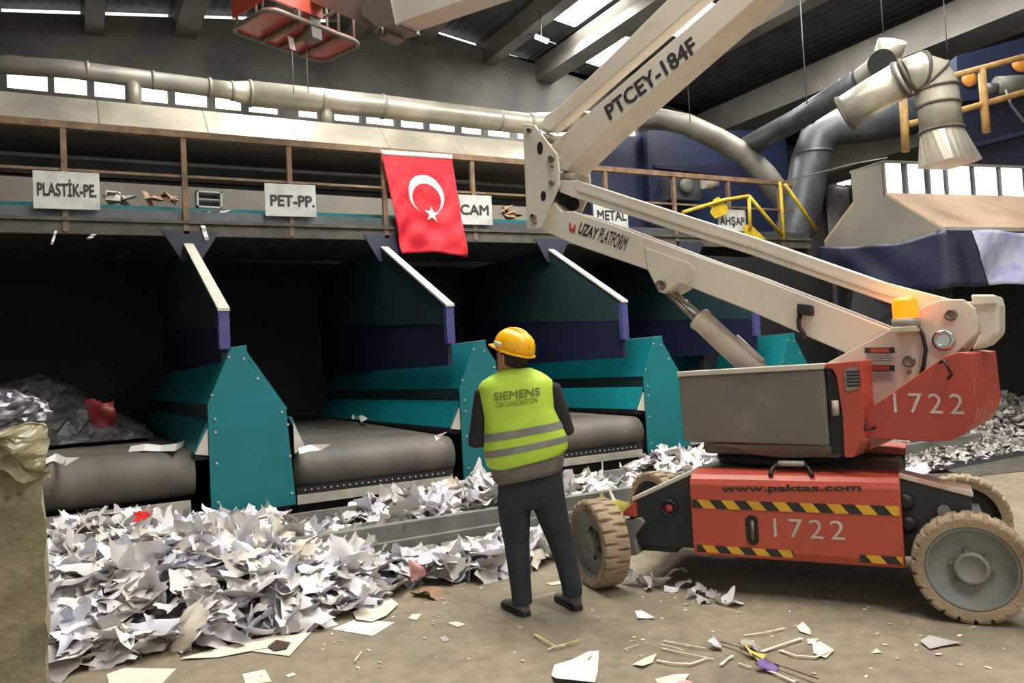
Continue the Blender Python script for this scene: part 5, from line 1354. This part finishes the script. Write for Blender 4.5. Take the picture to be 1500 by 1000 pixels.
# ---- single sheets and strips on the open floor, each traced where it lies
def flat(name, pts, m, label, z=.004, curl=.0, cat='paper'):
    P3 = [pz(x, y) for x, y in pts]
    c = sum(P3, V()) / len(P3)
    mb = MB(); n = len(P3); mid = [c.lerp(p, .55) for p in P3]
    rad = max((p - c).length for p in P3)
    def zz(p, i, k): return z + curl * ((p - c).length / rad) ** 2 * (.5 + .5 * math.sin(2.1 * i + len(pts)))
    vs = [c + V((0, 0, z))] + [p + V((0, 0, zz(p, i, 1))) for i, p in enumerate(mid)] + [p + V((0, 0, zz(p, i, 2))) for i, p in enumerate(P3)]
    fs = [(0, 1 + i, 1 + (i + 1) % n) for i in range(n)] + [(1 + i, 1 + n + i, 1 + n + (i + 1) % n, 1 + (i + 1) % n) for i in range(n)]
    mb.add(vs, fs)
    return build(mb, name, m, label=label, cat=cat, solid=.0015)
def strip(name, pts, wpx, m, label, z=.006, curl=.02, cat='paper strip'):
    L_, R_ = [], []
    for i, (x, y) in enumerate(pts):
        a = pts[max(i - 1, 0)]; b = pts[min(i + 1, len(pts) - 1)]
        pa, pb, p = pz(*a), pz(*b), pz(x, y)
        t = (pb - pa).normalized(); s = t.cross(Z)
        w_ = wpx * .004 * (.7 + .3 * math.sin(3 * i + 1))
        up = Z * (z + curl * abs(math.sin(1.7 * i + .5)))
        L_.append(p + s * w_ + up); R_.append(p - s * w_ + up)
    mb = MB(); mb.rings([L_, R_], False, False, closed=False)
    return build(mb, name, m, label=label, cat=cat, solid=.0015)
flat('paper_sheet', [(486, 922), (522, 907), (578, 912), (546, 932)], M['paper'], 'clean white sheet lying flat on the floor in front of the heap', .003)
sh_ = flat('cut_out_sheet', [(517, 900), (545, 884), (560, 868), (584, 888), (566, 905), (545, 913), (522, 911)], M['paperwarm'], 'cream sheet with a dark hole on top of the clean white sheet', .012, .03)
flat('dark_hole', [(532, 893), (546, 884), (552, 890), (548, 894)], M['blackrough'], None, .03).parent = sh_
o = bpy.data.objects['dark_hole']; o.location = o.location - sh_.location; del o['category']
sh_ = flat('stained_sheet', [(368, 955), (400, 936), (456, 929), (424, 962)], M['paperwarm'], 'cream sheet with a brown stain at the front foot of the heap', .005, .01)
o = flat('brown_stain', [(392, 950), (405, 940), (426, 944), (420, 953), (402, 956)], M['brownstick'], None, .013); o.parent = sh_; o.location = o.location - sh_.location; del o['category']
flat('paper_sheet', [(156, 988), (182, 979), (258, 980), (236, 1003), (160, 1003)], M['paperwarm'], 'cream sheet cut off by the bottom edge of the picture near the post', .003)
flat('paper_sheet', [(355, 988), (388, 981), (398, 999), (360, 1003)], M['paperwarm'], 'small square cream sheet at the bottom edge of the picture', .003)
flat('paper_sheet', [(262, 968), (330, 948), (400, 932), (440, 921), (398, 950), (320, 964)], M['paperwarm'], 'long cream sheet along the front foot of the heap', .006, .02)
flat('paper_sheet', [(112, 972), (130, 962), (152, 965), (142, 980), (118, 986)], M['paperwarm'], 'cream card leaning at the heap close to the concrete post', .01, .05)
flat('paper_scrap', [(598, 906), (604, 900), (618, 900), (610, 909)], M['paperwarm'], 'small cream chip on the floor, first one right of the cut out sheet', .004)
flat('paper_scrap', [(656, 913), (668, 911), (683, 915), (670, 919)], M['paperwarm'], 'small cream chip on the floor midway between heap and worker', .004)
flat('paper_scrap', [(644, 935), (652, 932), (659, 938), (650, 941)], M['papergrey'], 'tiny pale chip on the floor below the other two chips', .004)
flat('paper_scrap', [(418, 990), (430, 986), (434, 989), (422, 993)], M['paperwarm'], 'tiny cream chip on the floor near the bottom edge', .004)
strip('paper_strip', [(520, 972), (526, 965), (530, 959)], 1.2, M['paperwarm'], 'thin curved cream strip alone on the floor at the bottom left centre')
strip('paper_strip', [(783, 932), (800, 944), (815, 952), (830, 947), (850, 943)], 1.8, M['paperyellow'], 'pale yellow strip on the floor behind the heel of the left shoe')
strip('paper_strip', [(803, 955), (815, 952), (828, 950)], 1.4, M['paperwarm'], 'short cream strip touching the pale yellow one')
flat('torn_sheet', [(812, 978), (838, 968), (862, 958), (878, 962), (876, 985), (872, 1004), (815, 1004), (808, 992)], M['paper'], 'torn white sheet at the bottom edge below the worker', .006, .03)
strip('paper_strip', [(835, 960), (845, 955), (862, 953), (870, 962), (862, 972)], .9, M['paperbrown'], 'looped brownish strip above the torn white sheet')
flat('paper_scrap', [(930, 896), (940, 897), (960, 908), (948, 907), (934, 908)], M['paper'], 'white forked scrap on the open floor under the front of the lift', .005, .02)
for k, (pts, wd, lab) in enumerate([
    ([(972, 941), (1000, 947), (1034, 953)], 1.2, 'topmost of the thin cream strips on the floor below the lift'),
    ([(968, 946), (985, 951), (1002, 956)], 1.0, 'short cream strip bent at its left end'),
    ([(970, 952), (1000, 960), (1046, 969)], 1.3, 'long cream strip slanting below the shorter one'),
    ([(962, 970), (985, 975), (1012, 976), (1035, 968)], 2.4, 'broad wavy cream strip, lowest of the bundle'),
    ([(1056, 977), (1066, 969), (1074, 964)], 2.4, 'stubby white strip left of the brown strap'),
    ([(1090, 933), (1120, 930), (1150, 923)], 1.6, 'cream strip lying highest among those right of the brown strap'),
    ([(1116, 957), (1145, 948), (1175, 938)], 3.0, 'wide cream strip crossing above the curved one'),
    ([(1142, 955), (1165, 964), (1195, 966), (1218, 956)], 2.6, 'curved cream strip like a smile on the floor'),
    ([(1124, 985), (1140, 992), (1165, 1003)], 2.2, 'cream strip running out of the bottom edge right of the strap'),
    ([(1082, 974), (1090, 978), (1101, 981)], 1.5, 'short cream strip touching the brown strap'),
    ([(915, 954), (925, 951), (936, 948)], 1.0, 'thin cream sliver left of the strip bundle')]):
    strip('paper_strip', pts, wd, M['paperwarm'], lab, .006, .012)
flat('paper_scrap', [(1190, 944), (1202, 945), (1222, 955), (1210, 966), (1192, 962)], M['paperwarm'], 'triangular cream scrap at the right end of the curved strip', .008, .02)
flat('paper_scrap', [(1167, 919), (1176, 915), (1187, 923), (1188, 931), (1172, 927)], M['paperwarm'], 'ragged cream scrap above the triangular one', .005, .015)
flat('paper_scrap', [(1182, 937), (1200, 936), (1192, 944), (1184, 944)], M['paperwarm'], 'small cream scrap between the ragged and the triangular one', .005)
flat('paper_scrap', [(926, 975), (945, 966), (962, 962), (956, 972), (942, 980)], M['paperwarm'], 'leaf shaped cream scrap left of the broad wavy strip', .006, .02)
flat('paper_scrap', [(1348, 942), (1362, 936), (1392, 940), (1410, 945), (1380, 949), (1362, 953)], M['papergrey'], 'crumpled pale scrap alone on the floor left of the rear wheel', .006, .03)
flat('paper_scrap', [(1276, 958), (1284, 952), (1292, 958), (1284, 957)], M['paperwarm'], 'tiny hooked cream chip on the floor left of the crumpled pale scrap', .005, .01)
flat('paper_scrap', [(960, 996), (985, 990), (1010, 990), (1000, 1003), (962, 1003)], M['paperwarm'], 'cream scrap at the bottom edge below the strip bundle', .005, .01)
flat('red_scrap', [(990, 1002), (1000, 996), (1015, 1000), (1010, 1004)], M['paperpink'], 'small pink scrap at the bottom edge beside a cream one', .006)
flat('paper_scrap', [(800, 855), (825, 851), (830, 855), (808, 858)], M['paperwarm'], 'flat cream sliver on the floor between the two shoes', .005)
strip('paper_strip', [(779, 880), (795, 877), (812, 872)], 1.2, M['paperwarm'], 'thin cream strip on the floor right of the left ankle')
strip('brown_strap', [(1056, 945), (1085, 955), (1115, 972), (1150, 984), (1200, 1003)], 2.0, M['brownstick'], 'thin brown strap running diagonally over the floor at the bottom', .01, .02, 'strap')
o = on_heap(1123, 976, .02, .28, M['purple'], 'small purple foil scrap on the brown strap', 'foil_scrap', 4, .3); o['category'] = 'scrap'
o = on_heap(1104, 955, .03, .35, M['paperyellow'], 'pale yellow scrap beside the brown strap', 'paper_scrap', 8, .4)
on_heap(1098, 944, .02, .35, M['papergrey'], 'loose grey wisps above the pale yellow scrap', 'paper_scrap', 9, .3)
on_heap(1048, 944, .02, .3, M['paperblue'], 'crumpled bluish scrap at the end of the topmost thin strip', 'paper_scrap', 10, .4)
# strips on the belts
def belt_strip(pts, wd, label, z, m=M['paper']):
    L_, R_ = [], []
    for i, (x, y) in enumerate(pts):
        p = pz(x, y, z); s = V((.2, 1, 0)).normalized() * .045 * wd
        if i == len(pts) - 1: s = V((1, .2, 0)) * .05
        L_.append(p + s + Z * (.045 + .02 * (i % 2))); R_.append(p - s + Z * (.012 * (i % 2)))
    mb = MB(); mb.rings([L_, R_], False, False, closed=False); build(mb, 'paper_strip', m, label=label, cat='paper strip', solid=.002)
belt_strip([(190, 661), (212, 661), (235, 660), (258, 661), (270, 652), (262, 643)], 1.6, 'curved white strip on the left belt beside the teal chute', .935)
belt_strip([(62, 682), (80, 676), (95, 679), (106, 683)], 1.3, 'crumpled white strip on the left belt next to the concrete post', .93)
belt_strip([(438, 664), (455, 662), (478, 658)], 1.0, 'small white strip at the left end of the second belt', .85)
belt_strip([(638, 645), (650, 642)], .6, 'tiny white scrap near the right end of the second belt', .85)
belt_strip([(516, 614), (524, 610), (534, 618)], 1.0, 'white scrap deep on the second belt against the teal chute', .92)
# waste deep in the first bay
random.seed(31); mb = MB(); rs = []
for i in range(29):
    r = []
    for j in range(25):
        x, y = -2.0 + 2.75 * i / 28, 8.9 + 3.6 * j / 24
        hh = .95 * math.sin(PI * min(1, (j / 24) * .62)) * (1 - .9 * sstep(-.6, .7, x)) * sstep(-.2, .35, j / 24) * (.8 + .2 * math.sin(3 * x + 1)) + random.uniform(-.06, .07) * (1 if j else 0)
        r.append(V((x, y + random.uniform(-.05, .05), .98 + .02 * (y - 8) + max(0, hh))))
    rs.append(r)
mb.rings(rs, False, False, closed=False)
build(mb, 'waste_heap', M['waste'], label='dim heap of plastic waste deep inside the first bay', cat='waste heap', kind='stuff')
o = bpy.data.objects.new('plastic_piece', mesh_of(SHAPES[5][0], 'plastic_piece', M['dullred'])); o.matrix_world = Matrix.Translation(py(150, 606, 9.55)) @ Matrix.Rotation(1.0, 4, 'X'); COL.objects.link(o); tag(o, 'dull red plastic piece low in the dim waste heap of the first bay', 'plastic')
# grey heap in the far right corner
random.seed(41); mb = MB()
def rh(x, y):
    return max(-.05, (1.25 * sstep(5.75, 8.6, y + .05 * math.sin(5 * x)) + .12 * math.sin(2 * x + y) * sstep(6, 7, y)) * (.55 + .45 * sstep(9, 12.5, x)))
vs, fs = [], []
for i in range(41):
    for j in range(21):
        x, y = 8.2 + 8 * i / 40, 5.6 + 2.6 * j / 20
        y = min(y, 6.34 + (1.8 - .218 * (x - 10.99)) / .976) if x > 10.5 else y
        vs.append(V((x, y, rh(x, y) - .06)))
for i in range(40):
    for j in range(20):
        a = i * 21 + j; fs.append((a, a + 21, a + 22, a + 1))
mb.add(vs, fs, True, 0)
for k in range(2400):
    x, y = random.uniform(8.3, 16), random.uniform(5.75, 8.1)
    if x > 10.5: y = min(y, 6.34 + (1.62 - .218 * (x - 10.99)) / .976 - random.random() * .3)
    b, m = SHAPES[k % 24]; s = random.uniform(.3, .7)
    mw = Matrix.Translation((x, y, rh(x, y))) @ Matrix.Rotation(random.uniform(0, 6), 4, 'Z') @ Matrix.Rotation(random.uniform(-1.1, 1.1), 4, 'X') @ Matrix.Scale(s, 4)
    mb.add([mw @ p for p in b.v], b.f, False, random.choice((1, 2, 2, 2)))
build(mb, 'mixed_paper_heap', [M['heap'], M['paper'], M['papergrey']], label='grey heap of mixed waste paper in the far right corner behind the lift', cat='paper heap', kind='stuff')
mb = MB(); 
pts = [pz(x, y, .004) for x, y in ((1310, 700), (1345, 692), (1420, 678), (1500, 661), (1600, 640), (1600, 664), (1500, 690), (1440, 696), (1400, 706))]
mb.prism(pts, (0, 0, .004)); build(mb, 'steel_floor_plate', M['catbeam'], label='dark flat floor plate in front of the grey paper heap at the right', cat='floor plate')
# crumbs on the floor
random.seed(51)
cm = []
for k in range(6):
    b = MB(); a = random.uniform(0, 6); pts = [V((.016 * random.uniform(.5, 1.4) * math.cos(a + i * 1.26), .010 * random.uniform(.5, 1.4) * math.sin(a + i * 1.26), random.uniform(0, .006))) for i in range(5)]
    b.add(pts + [V((0, 0, .008))], [(i, (i + 1) % 5, 5) for i in range(5)]); cm.append(mesh_of(b, 'paper_crumb', M['paperwarm'] if k % 2 else M['papergrey']))
n_ = 0
while n_ < 130:
    x, y = random.uniform(380, 1480), random.uniform(850, 998)
    p = pz(x, y)
    if p.y < front_y(p.x) - .02 and abs(x - 800) > 30:
        o = bpy.data.objects.new('paper_crumb', random.choice(cm)); s = random.uniform(.4, 1.2)
        o.matrix_world = Matrix.Translation((p.x, p.y, .001)) @ Matrix.Rotation(random.uniform(0, 6), 4, 'Z') @ Matrix.Scale(s, 4); COL.objects.link(o)
        tag(o, 'tiny pale paper crumb scattered on the bare concrete floor', 'paper crumb', 'paper crumbs on the floor'); n_ += 1
